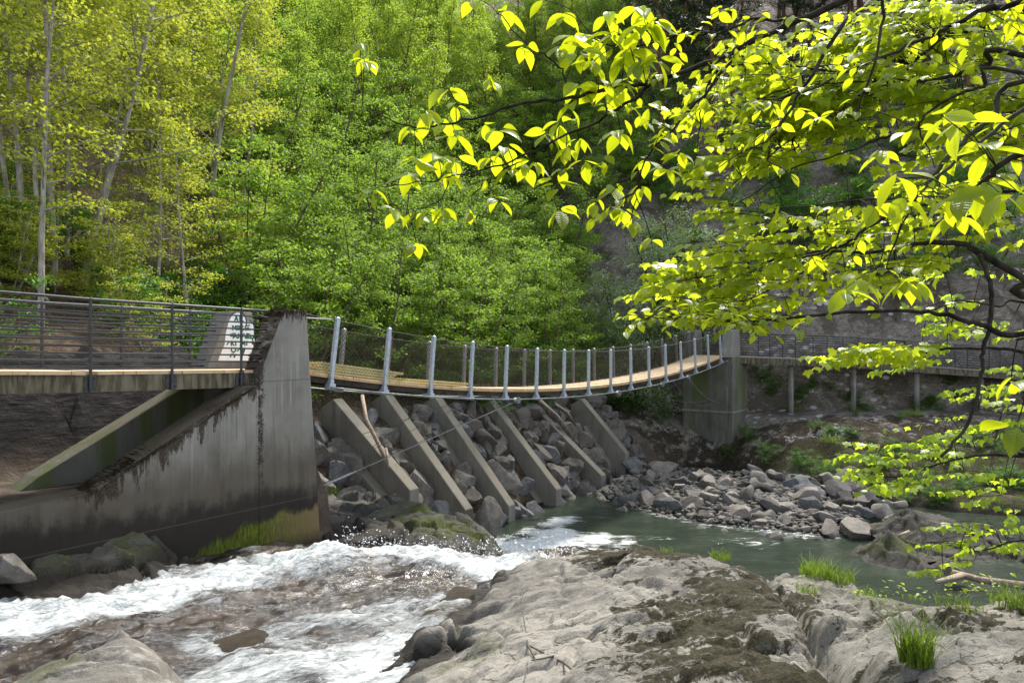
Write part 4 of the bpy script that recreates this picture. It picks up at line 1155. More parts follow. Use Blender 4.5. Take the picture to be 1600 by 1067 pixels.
for lay in range(4):
    for q in range(3):
        plank(-.22 + pl.uniform(-.05, .05) + .03 * lay, 2.05 + (.25 if lay == 3 else pl.uniform(-.06, .06)), .20 + q * .15, .005 + lay * .052, 1, ['plank in the lowest layer of the taller stack on the bridge', 'plank in the second layer of the taller stack on the bridge', 'plank in the third layer of the taller stack on the bridge', 'topmost plank of the taller stack on the bridge deck'][lay])
for lay in range(2):
    for q in range(3): plank(2.35 + .12 * lay + pl.uniform(-.05, .05), 2.2 + pl.uniform(-.05, .15), .48 + q * .16, .005 + lay * .052, 1, ['plank in the lower layer of the small stack on the bridge', 'plank in the upper layer of the small stack on the bridge'][lay])

# ================================================================ LEFT WALKWAY
def lz(s): return float(np.interp(s, [-14, -5.64, -4.54, -2.07, -.4], [5.15, 5.09, 5.045, 4.985, 4.93]))


wk = thing('walkway', 'wooden walkway with dark horizontal pipe railings leading in from the left', 'walkway', B(-5, .7, 4.5))
S_L, S_R = -11.5, -1.78
mb = MB(); mo_ = MB(); s = S_L
while s < -.45:
    e = s + .180; over = rd.uniform(-.015, .02) - (.05 if -7.2 < s < -4.7 else 0)
    if not (-4.62 < s < -4.45):
        t0 = -.09 + over if e < S_R else .21
        t1 = 1.50 if e < S_R else 1.32
        mb.hexa([B(s, t0, lz(s) - .05), B(e, t0, lz(e) - .05), B(e, t1, lz(e) - .05), B(s, t1, lz(s) - .05), B(s, t0, lz(s)), B(e, t0, lz(e)), B(e, t1, lz(e)), B(s, t1, lz(s))])
    s += .186
mb.build('deck', M['plank'], wk)
for t in (-.02, 1.40):
    mb = MB(); sg = [S_L] + [-9.49, -8.25, -7.02, -5.78, -4.54, -3.31, -2.07] + [S_R]
    for a, b in zip(sg[:-1], sg[1:]):
        mb.hexa([B(a, t - .05, lz(a) - .30), B(b, t - .05, lz(b) - .30), B(b, t + .05, lz(b) - .30), B(a, t + .05, lz(a) - .30), B(a, t - .05, lz(a) - .052), B(b, t - .05, lz(b) - .052), B(b, t + .05, lz(b) - .052), B(a, t + .05, lz(a) - .052)])
    mb.build('beam', M['beam'], wk)
mb = MB()
for s in np.arange(S_L, S_R, .37):       # cross joists seen from below
    mb.box(B(s, .03, lz(s) - .22), np.append(U * .06, 0), np.append(N * 1.32, 0), (0, 0, .168))
mb.build('joists', M['beam_dark'], wk)
RH = 1.04
for t in (-.10, 1.47):
    for s in (-10.7, -9.49, -8.25, -7.02, -5.78, -4.54, -3.31, -2.07):
        mb = MB(); mb.tube([B(s, t, lz(s) - .30), B(s, t, lz(s) + RH + .015)], .023, 8)
        mb.tube([B(s, t, lz(s) + RH + .013), B(s, t, lz(s) + RH + .03)], [.023, .012], 8)
        post = mb.build('railing_post', M['steel_dark'], wk, smooth=False)
        mb = MB(); mb.box(B(s - .09, t + (.021 if t < 0 else -.029), lz(s) - .285), np.append(U * .18, 0), np.append(N * .008, 0), (0, 0, .22))
        for q in (-.065, .065):
            for zz in (-.25, -.10): mb.tube([B(s + q, t + (.025 if t < 0 else -.03), lz(s) + zz), B(s + q, t + (.006 if t < 0 else -.015), lz(s) + zz)], .012, 6)
        bk = mb.build('bracket', M['steel_dark'], None); bk.parent = post
    for j in range(10):
        zz = RH - j * (RH - .035) / 9.0; rr = .021 if j == 0 else .0135
        end = -1.55 - .0 if j < 4 else -1.72
        MB().tube([B(s, t, lz(s) + zz) for s in (-11.5, -9, -7, -5.64, -4.54, -3.3, -2.07, end)], rr, 8).build('rail', M['steel_dark'], wk, smooth=True)

# ================================================================ RIGHT WALKWAY
rw = thing('walkway', 'far walkway with thin dark railings on round concrete columns along the rock slope', 'walkway', (15, 33, 3.0))
def RW(f, t, z):   # f metres along from the abutment, t across (towards the rock)
    x = 10.05 + f * .9975; y = 33.2 - f * .07 + t
    zz = ZC + float(np.interp(f, [0, 4.9, 11.2, 16, 24], [-.73, -.90, -1.36, -1.75, -2.3])); return np.array([x, y, zz + z])


mb = MB(); f = 0.0
while f < 22:
    e = f + .19; mb.hexa([RW(f, 0, -.05), RW(e, 0, -.05), RW(e, 1.6, -.05), RW(f, 1.6, -.05), RW(f, 0, 0), RW(e, 0, 0), RW(e, 1.6, 0), RW(f, 1.6, 0)]); f += .196
mb.build('deck', M['plank_old'], rw)
for t in (.08, 1.5):
    mb = MB(); ff = np.linspace(0, 22, 13)
    for a, b in zip(ff[:-1], ff[1:]): mb.bar(RW(a, t, -.19), RW(b, t, -.19), .10, .26)
    mb.build('beam', M['beam'], rw)
posts_f = [0.05] + [((px - CX) / F * 33.2 - 10.05) for px in (1202, 1241, 1289, 1336, 1385, 1432, 1480, 1530, 1580)]
posts_f += [posts_f[-1] + 1.4 * q for q in range(1, 8)]
for t in (0.03, 1.57):
    for f in posts_f: MB().tube([RW(f, t, -.25), RW(f, t, 1.05)], .024, 6).build('railing_post', M['steel_dark'], rw)
    for j in range(10):
        zz = 1.04 - j * .107
        MB().tube([RW(f, t, zz) for f in (0, 2.5, 4.9, 8, 11.2, 16, 22)], .02 if j == 0 else .0125, 6).build('rail', M['steel_dark'], rw, smooth=True)
for px in (1237, 1332, 1427, 1522, 1617):
    f = (px - CX) / F * 33.3 - 10.05; q = RW(f, .35, -.32)
    MB().tube([np.array([q[0], q[1], gz(q[0], q[1]) - .5]), q], .115, 14).build('column', M['concrete'], rw, smooth=True)
# a steel ladder gate at the bridge end
gt = thing('gate', 'narrow dark steel barred gate at the far end of the bridge', 'gate', B(22.9, 1.0, deck_z(22)))
for q in (0, 1): MB().tube([B(23.1, .62 + q * .55, 4.72), B(23.1, .62 + q * .55, 5.95)], .03, 6).build('gate_post', M['steel_dark'], gt)
mb = MB()
for j in range(9): mb.tube([B(23.1, .62, 4.85 + j * .13), B(23.1, 1.17, 4.85 + j * .13)], .014, 6)
mb.build('bars', M['steel_dark'], gt)
# ================================================================ TREES ON THE HILLSIDE
def unit(v): return v / (np.linalg.norm(v, axis=-1, keepdims=True) + 1e-9)


def leaf_quads(C, D, Nn, L, W):
    """diamond leaves folded along the midrib: C base, D direction, Nn normal; two triangles pairs -> one bent quad"""
    S = np.cross(D, Nn); S = unit(S)
    L = L[:, None]; W = W[:, None]
    v0 = C; v1 = C + D * L * .45 + S * W * .5 + Nn * W * .12; v2 = C + D * L - Nn * L * .10; v3 = C + D * L * .45 - S * W * .5 + Nn * W * .12
    V = np.stack([v0, v1, v2, v3], 1).reshape(-1, 3); n = len(C)
    return V, np.arange(4 * n).reshape(n, 4)


def rand_leaves(r, pts, n, sxy, sz, L, tilt=.55, droop=.35):
    m = len(pts); C = np.repeat(pts, n, 0) + r.normal(0, 1, (m * n, 3)) * np.array([sxy, sxy, sz])
    a = r.uniform(0, 6.283, m * n); D = unit(np.stack([np.cos(a), np.sin(a), r.normal(-droop, .35, m * n)], 1))
    Nn = unit(np.stack([r.normal(0, tilt, m * n), r.normal(0, tilt, m * n), np.ones(m * n)], 1))
    Nn = unit(Nn - D * (Nn * D).sum(1)[:, None])
    LL = L * r.uniform(.65, 1.25, m * n)
    return C, D, Nn, LL


def make_tree(name, cat, seed, H, r0, stems=1, spread=.1, first=.25, nl=24, ll=(1.8, .7), elev=(.5, .9), twigs=5, per=10, leaf=.085, sxy=.22, sz=.08, leafmat='leaf_sap', bark='bark_grey', lean=.04, fork=False, shape=1.0, asp=.72, tilt=.55, blossom=0, sub=6):
    r = np.random.default_rng(seed); mb = MB(); tp = []
    root = thing(name, 'x', cat)
    for st in range(stems):
        az = r.uniform(0, 6.283) if stems > 1 else r.uniform(0, 6.283); sp = spread * (1 if stems > 1 else .3) * r.uniform(.5, 1.3)
        h = H * (r.uniform(.7, 1.0) if st else 1.0); k = 12; pts = []; q = np.array([0.06 * st * math.cos(az), .06 * st * math.sin(az), -.4]); dirv = unit(np.array([math.cos(az) * sp, math.sin(az) * sp, 1.0]))
        rad = r0 * (1 if st == 0 else r.uniform(.6, .9))
        for i in range(k + 1):
            pts.append(q.copy()); dirv = unit(dirv + r.normal(0, lean, 3) + np.array([0, 0, .03])); q = q + dirv * (h + .4) / k
        rr = [rad * (1.25 if i == 0 else 1) * (1 - .86 * (i / k)) + .006 for i in range(k + 1)]
        mb.tube(pts, rr, 8, cap=False); pts = np.array(pts); tp.append(pts[-1])
        ang = r.uniform(0, 6.28)
        for b in range(nl // stems):
            f = first + (1 - first) * ((b + r.uniform(0, .8)) / (nl // stems)); f = min(f, .985)
            i = f * k; i0 = int(i); base = pts[i0] + (pts[min(i0 + 1, k)] - pts[i0]) * (i - i0)
            ang += 2.4 + r.normal(0, .4)
            g = (f - first) / (1 - first)
            Lb = (ll[0] + (ll[1] - ll[0]) * g ** shape) * r.uniform(.7, 1.25)
            el = elev[0] + (elev[1] - elev[0]) * g + r.normal(0, .15)
            d = np.array([math.cos(ang) * math.cos(el), math.sin(ang) * math.cos(el), math.sin(el)]); p = base.copy(); lp = [p.copy()]
            for j in range(5):
                d = unit(d + r.normal(0, .12, 3) + np.array([0, 0, -.03])); p = p + d * Lb / 5; lp.append(p.copy())
            rb_ = rr[i0] * .42
            mb.tube(lp, [max(.004, rb_ * (1 - .85 * j / 5)) for j in range(6)], 5, cap=False)
            lp = np.array(lp)
            for w in range(twigs):
                gq = .25 + .75 * (w + r.uniform(0, 1)) / twigs; i = min(gq, .99) * 5; i0b = int(i); b0 = lp[i0b] + (lp[min(i0b + 1, 5)] - lp[i0b]) * (i - i0b)
                a2 = ang + r.choice([-1, 1]) * r.uniform(.5, 1.3); Lt = Lb * r.uniform(.18, .42)
                e_ = b0 + np.array([math.cos(a2), math.sin(a2), r.uniform(-.1, .5)]) * Lt
                mb.tube([b0, (b0 + e_) / 2 + np.array([0, 0, .02]), e_], [.004, .003, .002], 3, cap=False)
                tp.append(e_); tp.append((b0 + e_) / 2)
            tp.append(lp[-1])
    tp = np.array(tp)
    tr = mb.build('trunk', M[bark], root, smooth=True, fix=False)
    C, D, Nn, LL = rand_leaves(r, tp, per, sxy, sz, leaf, tilt)
    V, Fq = leaf_quads(C, D, Nn, LL, LL * asp)
    # neighbouring leaves share a tone, single leaves differ a little
    lv = np.clip(.5 + fbm(C * .9 + seed, 3) * .9 + r.normal(0, .14, len(C)), 0, 1)
    np_mesh('crown', V, Fq, M[leafmat], root, face_attr={'lv': lv})
    if blossom:
        idx = r.choice(len(tp), blossom); C, D, Nn, LL = rand_leaves(r, tp[idx] + r.normal(0, .12, (blossom, 3)), 14, .06, .10, .05, 1.2)
        V, Fq = leaf_quads(C, D, Nn, LL, LL * .9); np_mesh('blossom', V, Fq, M['blossom'], root, face_attr={'lv': r.uniform(0, 1, len(C))})
    root.location = (0, -60, -200)      # the first of each kind waits to be moved to its own place
    return root


def make_pine(seed, H):
    r = np.random.default_rng(seed); mb = MB(); root = thing('pine_tree', 'x', 'pine tree')
    pts = [np.array([r.normal(0, .05) * i, r.normal(0, .05) * i, -.4 + i * (H + .4) / 10]) for i in range(11)]
    mb.tube(pts, [.19 * (1 - .085 * i) for i in range(11)], 9, cap=False); pts = np.array(pts); tp = []
    for b in range(46):
        f = .28 + .72 * b / 46; i = f * 10; i0 = min(int(i), 9); base = pts[i0] + (pts[i0 + 1] - pts[i0]) * (i - i0); a = b * 2.4 + r.normal(0, .3); L = (2.5 * (1 - f) + .5) * r.uniform(.7, 1.2)
        e = base + np.array([math.cos(a), math.sin(a), r.uniform(-.15, .25)]) * L; mb.tube([base, (base + e) / 2, e], [.03, .02, .008], 4, cap=False)
        for w in range(12): g = r.uniform(.25, 1); tp.append(base + (e - base) * g + r.normal(0, .16, 3) * L * .6 * np.array([1, 1, .4]))
    mb.build('trunk', M['bark_pine'], root, smooth=True, fix=False); tp = np.array(tp)
    C, D, Nn, LL = rand_leaves(r, tp, 26, .16, .10, .16, .9, .0); V, Fq = leaf_quads(C, D, Nn, LL, LL * .16 + .012)
    np_mesh('crown', V, Fq, M['needle'], root, face_attr={'lv': r.uniform(0, 1, len(C))})
    return root


SAP = [make_tree('maple_sapling', 'tree', 300 + i, 10.5, .085, nl=30, first=.30, ll=(2.1, .8), elev=(.25, .9), twigs=5, per=12, leaf=.118, sxy=.20, sz=.06, lean=.035) for i in range(3)]
BARE = make_tree('thin_maple', 'tree', 315, 11.0, .065, nl=22, first=.48, ll=(1.8, .7), elev=(.3, .9), twigs=5, per=12, leaf=.112, sxy=.20, sz=.06, lean=.03)
FORKED = make_tree('maple_sapling', 'tree', 310, 11.0, .10, stems=2, spread=.22, nl=30, first=.30, ll=(2.0, .7), elev=(.4, 1.0), twigs=5, per=12, leaf=.118, sxy=.20, sz=.06)
DENSE = [make_tree('hazel_tree', 'tree', 320 + i, 7.5, .07, stems=5, spread=.42, nl=60, first=.10, ll=(1.9, .7), elev=(.1, .8), twigs=7, per=8, leaf=.135, sxy=.18, sz=.07, leafmat='leaf_dense', bark='bark_brown', tilt=.7) for i in range(3)]
YEL = [make_tree('spring_tree', 'tree', 330 + i, 12.5, .12, nl=46, first=.18, ll=(3.1, .8), elev=(.2, 1.0), twigs=7, per=10, leaf=.135, sxy=.22, sz=.12, leafmat='leaf_yel', bark='bark_brown', tilt=.9, asp=.8) for i in range(3)]
CHERRY = make_tree('bird_cherry', 'tree', 340, 6.0, .08, stems=5, spread=.5, nl=60, first=.08, ll=(1.8, .7), elev=(.1, .9), twigs=7, per=16, leaf=.095, sxy=.24, sz=.16, leafmat='leaf_cherry', bark='bark_dark', tilt=.8, blossom=520)
SHRUB = [make_tree('shrub', 'shrub', 350 + i, 2.0, .022, stems=6, spread=.75, nl=36, first=.12, ll=(.9, .4), elev=(.1, .7), twigs=5, per=9, leaf=.085, sxy=.13, sz=.06, leafmat='leaf_shrub', bark='bark_brown', tilt=.5) for i in range(3)]
LOWSAP = [make_tree('young_maple', 'shrub', 360 + i, 3.6, .03, stems=3, spread=.45, nl=30, first=.15, ll=(1.3, .5), elev=(.0, .6), twigs=5, per=10, leaf=.10, sxy=.18, sz=.04, leafmat='leaf_sap', bark='bark_grey', tilt=.35) for i in range(2)]
PINE = [make_pine(370 + i, 15) for i in range(2)]
used = set()


def plant(proto, x, y, scale, label, group, rz=None, lean=0.0, laz=0.0, z=None, r=rng):
    zz = gz(x, y) if z is None else z
    rz = r.uniform(0, 6.283) if rz is None else rz
    # lean towards azimuth laz after turning about the stem
    e = (Matrix.Rotation(lean, 4, Vector((-math.sin(laz), math.cos(laz), 0))) @ Matrix.Rotation(rz, 4, 'Z')).to_euler()
    sc = (scale * r.uniform(.95, 1.05), scale * r.uniform(.95, 1.05), scale)
    if proto.name not in used:
        used.add(proto.name); o = proto; o.location = (x, y, zz); o.rotation_euler = e; o.scale = sc; o['label'] = label
        if group: o['group'] = group
    else: o = copy_thing(proto, (x, y, zz), e, sc, label, None)
    if group: o['group'] = group
    elif 'group' in o.keys(): del o['group']
    return o


rt = np.random.default_rng(55); spots = []


def ground_at(px, py, d0=13, d1=90):
    """where the sight line through (px, py) meets the ground"""
    for d in np.arange(d0, d1, .15):
        q = P(px, py, d)
        if gz(q[0], q[1]) >= q[2]: return q
    return P(px, py, d1)


# the trunks one can tell apart at the left
G_L = None
for px, py, pr, sc, ln, az, lab in ((85, 445, 0, 1.05, .03, 0, 'leftmost tall maple sapling with a straight grey trunk behind the railing'),
                                    (128, 448, 1, 1.15, .085, 0.1, 'tall maple sapling leaning right, second trunk from the left'),
                                    (215, 450, 2, .85, .05, .2, 'thin brown maple sapling third from the left behind the walkway'),
                                    (232, 452, 0, .80, .08, .3, 'slender maple sapling close beside another thin trunk behind the walkway'),
                                    (312, 440, 'F', 1.1, .03, 0, 'pale forked maple whose trunk splits in two high above the graffiti pier'),
                                    (38, 430, 2, 1.0, .05, 2.6, 'brown leaning sapling at the left edge of the hillside')):
    q = ground_at(px, py, 15)
    plant(FORKED if pr == 'F' else SAP[pr], q[0], q[1], sc, lab, None, rz=px * .37, lean=ln, laz=az, r=rt); spots.append((q[0], q[1]))

for px, py, sc, ln, az in ((62, 440, .95, .03, 1.0), (150, 436, 1.0, .05, .2), (180, 425, .9, .02, 2.0), (262, 440, .95, .06, 2.8), (284, 420, 1.05, .03, .3), (345, 415, .9, .05, .5), (105, 400, 1.0, .04, .0), (20, 410, 1.0, .03, 3.0), (372, 390, 1.0, .05, 0), (205, 395, 1.0, .03, 3.0)):
    q = ground_at(px, py, 15)
    plant(BARE, q[0], q[1], sc, 'thin pale maple with a long bare trunk on the brown slope at the left', 'thin trunks on the left slope', rz=px * .9, lean=ln, laz=az, r=rt); spots.append((q[0], q[1]))
lab_dense = 'dense bright green bush tree in the thicket behind the suspension bridge'
lab_yel = 'airy yellow green spring tree higher up the wooded hillside'
lab_sap = 'slim maple sapling standing on the leaf covered slope at the left'
lab_pine = 'dark pine standing high on the slope at the upper right'
lab_shr = 'low leafy green shrub growing on the bank behind the walkway and bridge'
lab_low = 'young maple bush with layered pale leaves behind the left railing'
nT = 0
# forest on the slope: jittered grid in hill coordinates
for t in np.arange(7.4, 62, 2.5):
    step = 2.4 + .03 * t
    for s in np.arange(-16, 52, step):
        ss, tt = s + rt.uniform(-1, 1), t + rt.uniform(-.9, .9)
        q = A0 + U * ss + N * tt; x, y = float(q[0]), float(q[1])
        if y < 13 or abs(x / y) > .86: continue
        z = gz(x, y); px = CX + F * x / y; pyb = CY - F * (z - ZC) / y; pyt = CY - F * (z + 11 - ZC) / y
        if pyb < -170 or px < -240 or px > 1080: continue
        v = y - waterline(x)
        if ss > 20 and px > 960 and v < 17: continue
        if any((x - a) ** 2 + (y - b) ** 2 < 2.2 for a, b in spots): continue
        if px < 340 and tt < 17 and rt.random() < .30: continue
        if tt > 30 and rt.random() < .25: continue
        if px > 985 and (v < 24 or rt.random() < .5): continue
        spots.append((x, y)); u = rt.random()
        if px < 360:
            if tt < 22: plant(SAP[rt.integers(3)], x, y, rt.uniform(.6, .95), lab_sap, 'saplings on the left slope', lean=rt.uniform(0, .08), laz=rt.uniform(0, 6), r=rt)
            elif u < .4: plant(SAP[rt.integers(3)], x, y, rt.uniform(.8, 1.1), lab_sap, 'saplings on the left slope', r=rt)
            else: plant(YEL[rt.integers(3)], x, y, rt.uniform(.75, 1.0), lab_yel, 'spring trees on the hillside', r=rt)
        else:
            if tt < 19: plant(DENSE[rt.integers(3)], x, y, rt.uniform(.72, 1.0) * (1 if tt > 10 else .8), lab_dense, 'green thicket behind the bridge', r=rt)
            elif (tt < 26 and u < .6) or u < .3: plant(DENSE[rt.integers(3)], x, y, rt.uniform(.95, 1.25), lab_dense, 'green thicket behind the bridge', r=rt)
            else: plant(YEL[rt.integers(3)], x, y, rt.uniform(.75, 1.05), lab_yel, 'spring trees on the hillside', r=rt)
        nT += 1
# thicket edge close behind the bridge
for px, d, sc in ((520, 24.5, .62), (585, 26, .75), (650, 26.5, .66), (720, 27.5, .78), (790, 28.5, .62), (850, 31, .75), (905, 33.5, .6), (455, 23.5, .6), (560, 29, .9), (690, 31, .9), (800, 33, .9), (960, 36.5, .62)):
    x = (px - CX) / F * d; plant(DENSE[rt.integers(3)], x, d, sc, lab_dense, 'green thicket behind the bridge', r=rt)
for px, d, sc in ((1000, 35.0, 1.15), (1075, 36.5, 1.25)):
    x = (px - CX) / F * d; plant(CHERRY, x, d, sc, 'bird cherry with white blossom behind the far end of the bridge' if px == 1000 else 'smaller blossoming bird cherry against the rock slope', None, r=rt)
# pines and bare slope trees at the upper right
for i in range(44):
    px = rt.uniform(960, 1620); d = rt.uniform(47, 72); x = (px - CX) / F * d
    plant(PINE[rt.integers(2)], x, d, rt.uniform(.8, 1.15), lab_pine, 'pines on the upper slope', r=rt)
# shrubs under the trees and along the walkway
for i in range(105):
    ss = rt.uniform(-9, 19); tt = rt.uniform(5.0, 12) if ss > 0 else rt.uniform(4.6, 13)
    q = A0 + U * ss + N * tt; px = CX + F * q[0] / q[1]
    if px < -100 or q[1] < 12 or (0 < ss < 9 and tt < 7.2): continue
    if ss < 0 and rt.random() < .2: continue
    if ss < 0 and rt.random() < .5: plant(LOWSAP[rt.integers(2)], q[0], q[1], rt.uniform(.5, .85), lab_low, 'young maples behind the railing', r=rt)
    else: plant(SHRUB[rt.integers(3)], q[0], q[1], rt.uniform(.6, 1.15), lab_shr, 'shrubs on the bank', r=rt)
for px, py, sc, d0 in ((330, 455, .9, 15), (390, 440, 1.0, 15), (430, 450, .9, 16), (285, 440, .8, 15), (15, 400, .8, 14), (350, 400, .9, 17), (420, 380, 1.0, 17)):
    q = ground_at(px, py, d0); plant(LOWSAP[rt.integers(2)], q[0], q[1], sc, lab_low, 'young maples behind the railing', r=rt)
# small plants on the rock bank and between the buttresses
for px, py, sc, lab in ((805, 640, .35, 'small green plant over the fourth buttress head'), (845, 640, .45, 'small green plant left of the fifth buttress head'), (1190, 600, .45, 'fern like shrub right of the far abutment'), (1215, 612, .4, 'small bush on the bank beside the first column'),
                        (1240, 628, .4, 'low bush at the foot of the leftmost column'), (1345, 632, .4, 'low bush at the foot of the middle column'), (1322, 632, .3, 'small plant left of the middle column'), (1440, 640, .38, 'low bush at the foot of the rightmost clear column'), (1170, 690, .35, 'small plant beside the abutment foot'),
                        (1255, 735, .42, 'green weed patch above the gravel bar'), (1290, 750, .4, 'green weed on the mossy bank above the pale block'), (1200, 720, .38, 'weed on the bank right of the abutment foot'), (1140, 715, .3, 'small weed below the abutment corner'), (990, 640, .4, 'dark shrub under the far half of the bridge'), (1030, 660, .35, 'shrub in the shade beside the abutment'), (1330, 690, .3, 'tuft on the rock bank below the columns')):
    q = ground_at(px, py, 19); plant(SHRUB[rt.integers(3)], q[0], q[1], sc, lab, None, r=rt)
for i in range(48):      # weeds and ferns over the bank under the far walkway
    q = ground_at(rt.uniform(1175, 1600), rt.uniform(600, 790), 19); plant(SHRUB[rt.integers(3)], q[0], q[1], rt.uniform(.16, .36), 'small weed rooted in the dark rock bank under the far walkway', 'weeds on the rock bank', r=rt)
for i in range(60):      # scrub on the upper right rock slope
    px = rt.uniform(1000, 1600); d = rt.uniform(37, 54); x = (px - CX) / F * d
    plant(SHRUB[rt.integers(3)], x, d, rt.uniform(.7, 1.6), 'scrubby bush on the rocky slope above the far walkway', 'scrub on the rock slope', r=rt)
for p_ in SAP + DENSE + YEL + SHRUB + LOWSAP + PINE + [FORKED, CHERRY, BARE]:
    if p_.name not in used:
        for c in list(p_.children): bpy.data.objects.remove(c)
        bpy.data.objects.remove(p_)

# ================================================================ GRASS TUFTS
def tuft(name, loc, n, hgt, rad, label, seed, mat='grass', spread=.5):
    r = np.random.default_rng(seed); V = []; Fc = []; o = 0; lv = []
    for i in range(int(n * 1.9)):
        a = r.uniform(0, 6.28); q = np.array([math.cos(a), math.sin(a), 0]) * rad * math.sqrt(r.random()); hh = hgt * (.35 + .75 * r.random() ** 1.6); b = r.uniform(0, 6.28); d = np.array([math.cos(b), math.sin(b), 0]) * hh * spread * r.uniform(.3, 2.0); w = np.array([-math.sin(b), math.cos(b), 0]) * .0033 * r.uniform(.7, 1.4)
        for f, ww in ((0, 1), (.45, .9), (.8, .55), (1, .08)):
            c = q + d * f * f + np.array([0, 0, hh * (f - .22 * f ** 3 * spread)]); V += [c - w * ww, c + w * ww]
        for k in range(3): Fc.append((o + 2 * k, o + 2 * k + 1, o + 2 * k + 3, o + 2 * k + 2)); lv.append(r.random())
        o += 8
    return tag(np_mesh(name, np.array(V), np.array(Fc), M[mat], face_attr={'lv': np.array(lv)}, loc=tuple(map(float, loc))), label, 'grass')


rock_pts = np.empty(len(outcrop.data.vertices) * 3); outcrop.data.vertices.foreach_get('co', rock_pts); rock_pts = rock_pts.reshape(-1, 3)
def on_rock(px, py, d0=4.5, d1=13):
    for d in np.arange(d0, d1, .05):
        q = P(px, py, d); i = np.argmin((rock_pts[:, 0] - q[0]) ** 2 + (rock_pts[:, 1] - q[1]) ** 2)
        if rock_pts[i, 2] >= q[2] and (rock_pts[i, 0] - q[0]) ** 2 + (rock_pts[i, 1] - q[1]) ** 2 < .01: return rock_pts[i] - np.array([0, 0, .02])
    q = P(px, py, d1); return q
for k, (px, py, n, hg, ra, lab) in enumerate(((1125, 873, 130, .20, .17, 'small bright grass tuft on the rock crest, left of the bigger one'), (1275, 898, 170, .26, .20, 'thick bright grass tuft on the rock crest beside the pool'), (1312, 908, 140, .24, .18, 'leafy grass clump right of the thickest crest tuft'),
                                              (1435, 1035, 170, .34, .10, 'tall upright grass tuft in the rock cleft at the lower right'), (1585, 945, 150, .22, .22, 'grass patch at the right edge of the outcrop'), (1042, 862, 50, .10, .12, 'sparse little grass on top of the outcrop'), (1500, 948, 60, .12, .2, 'thin grass along the rock edge under the fallen twig'), (1350, 930, 50, .12, .15, 'thin grass on the edge right of the leafy clump'), (1262, 925, 60, .12, .12, 'short grass below the thickest crest tuft'))):
    tuft('grass_tuft', on_rock(px, py), n, hg, ra, lab, 400 + k)
tuft('grass_tuft', P(692, 815, 17.0), 110, .36, .20, 'fresh grass tuft at the foot of the second buttress', 450)
tuft('grass_tuft', P(520, 772, 15.6), 40, .25, .15, 'yellowish grass by the cable anchor beside the pier', 451)
for k, (px, py, lab) in enumerate(((1238, 640, 'green grass at the foot of the leftmost column'), (1330, 640, 'dry grass below the middle column'), (1425, 648, 'dry grass below the third column'), (1300, 690, 'pale grass on the rock bank below the columns'), (1270, 765, 'bright weeds over the mossy strata'), (1230, 750, 'green weeds left of the mossy strata'), (1310, 770, 'weeds at the right end of the mossy strata'))):
    tuft('grass_tuft', ground_at(px, py, 19), 160, .38, .45, lab, 470 + k, spread=.9)

# ================================================================ DEAD WOOD
def stick(name, pts, r, mat, lab, cat, side=()):
    mb = MB(); mb.tube(pts, r, 7)
    for a in side: mb.tube(a, [r[-1] * .9, r[-1] * .6, r[-1] * .4][:len(a)] if len(a) <= 3 else r[-1], 5)
    o = mb.build(name, mat, None, smooth=True); return tag(o, lab, cat)


stick('branch', [P(566, 618, 19.5), P(572, 655, 18.9), P(590, 690, 18.5), (P(603, 722, 18.2))], [.05, .055, .055, .04], M['dry_wood'], 'bent reddish dead branch lying across the boulders by the second buttress', 'branch', [[P(603, 700, 18.3), P(607, 730, 18.0)]])
stick('log', [P(843, 627, 25.0), P(870, 652, 24.6), P(893, 682, 24.3)], [.10, .10, .07], M['dry_wood_dark'], 'dark log lying between the fifth and sixth buttress heads', 'log')
stick('log', [P(868, 632, 25.2), P(886, 645, 24.8), P(900, 665, 24.6)], [.06, .06, .04], M['dry_wood_dark'], 'thinner dark stick beside the log near the bridge middle', 'log')
stick('log', [P(1488, 893, 15.6), P(1530, 905, 15.2), P(1620, 917, 14.6)], [.06, .07, .085], M['dry_wood'], 'pale fallen log reaching into the water at the right edge', 'log', [[P(1505, 898, 15.4), P(1470, 907, 15.0), P(1462, 909, 14.8)]])
stick('branch', [P(1040, 782, 24.6), P(1080, 790, 24.2), P(1115, 812, 23.0)], [.035, .03, .02], M['dry_wood'], 'bare branch lying on the middle of the gravel bar', 'branch')
stick('branch', [P(1143, 808, 22.7), P(1128, 825, 22.3)], [.04, .025], M['dry_wood'], 'short driftwood stick poking from the water edge', 'branch')
stick('branch', [P(1420, 830, 19.2), P(1400, 838, 18.9)], [.04, .03], M['dry_wood'], 'short broken stick behind the peaked rock', 'branch')
stick('twig', [on_rock(815, 945) + [0, 0, .25], on_rock(817, 975) + [0, 0, .12], on_rock(826, 1013) + [0, 0, .03], on_rock(880, 1040) + [0, 0, .03], on_rock(935, 1080) + [0, 0, .03]], [.004, .005, .008, .009, .011], M['dry_wood_dark'], 'thin bare twig lying on the pale rock slab', 'twig',
      [[on_rock(868, 1034) + [0, 0, .03], on_rock(850, 1045) + [0, 0, .06], on_rock(828, 1042) + [0, 0, .05]], [on_rock(826, 1013) + [0, 0, .03], on_rock(838, 1035) + [0, 0, .02]]])
stick('branch', [P(20, 405, 18.0), P(50, 440, 17.0), P(75, 470, 16.4)], [.025, .03, .03], M['bark_grey'], 'dead branch hanging down the slope at the far left', 'branch')
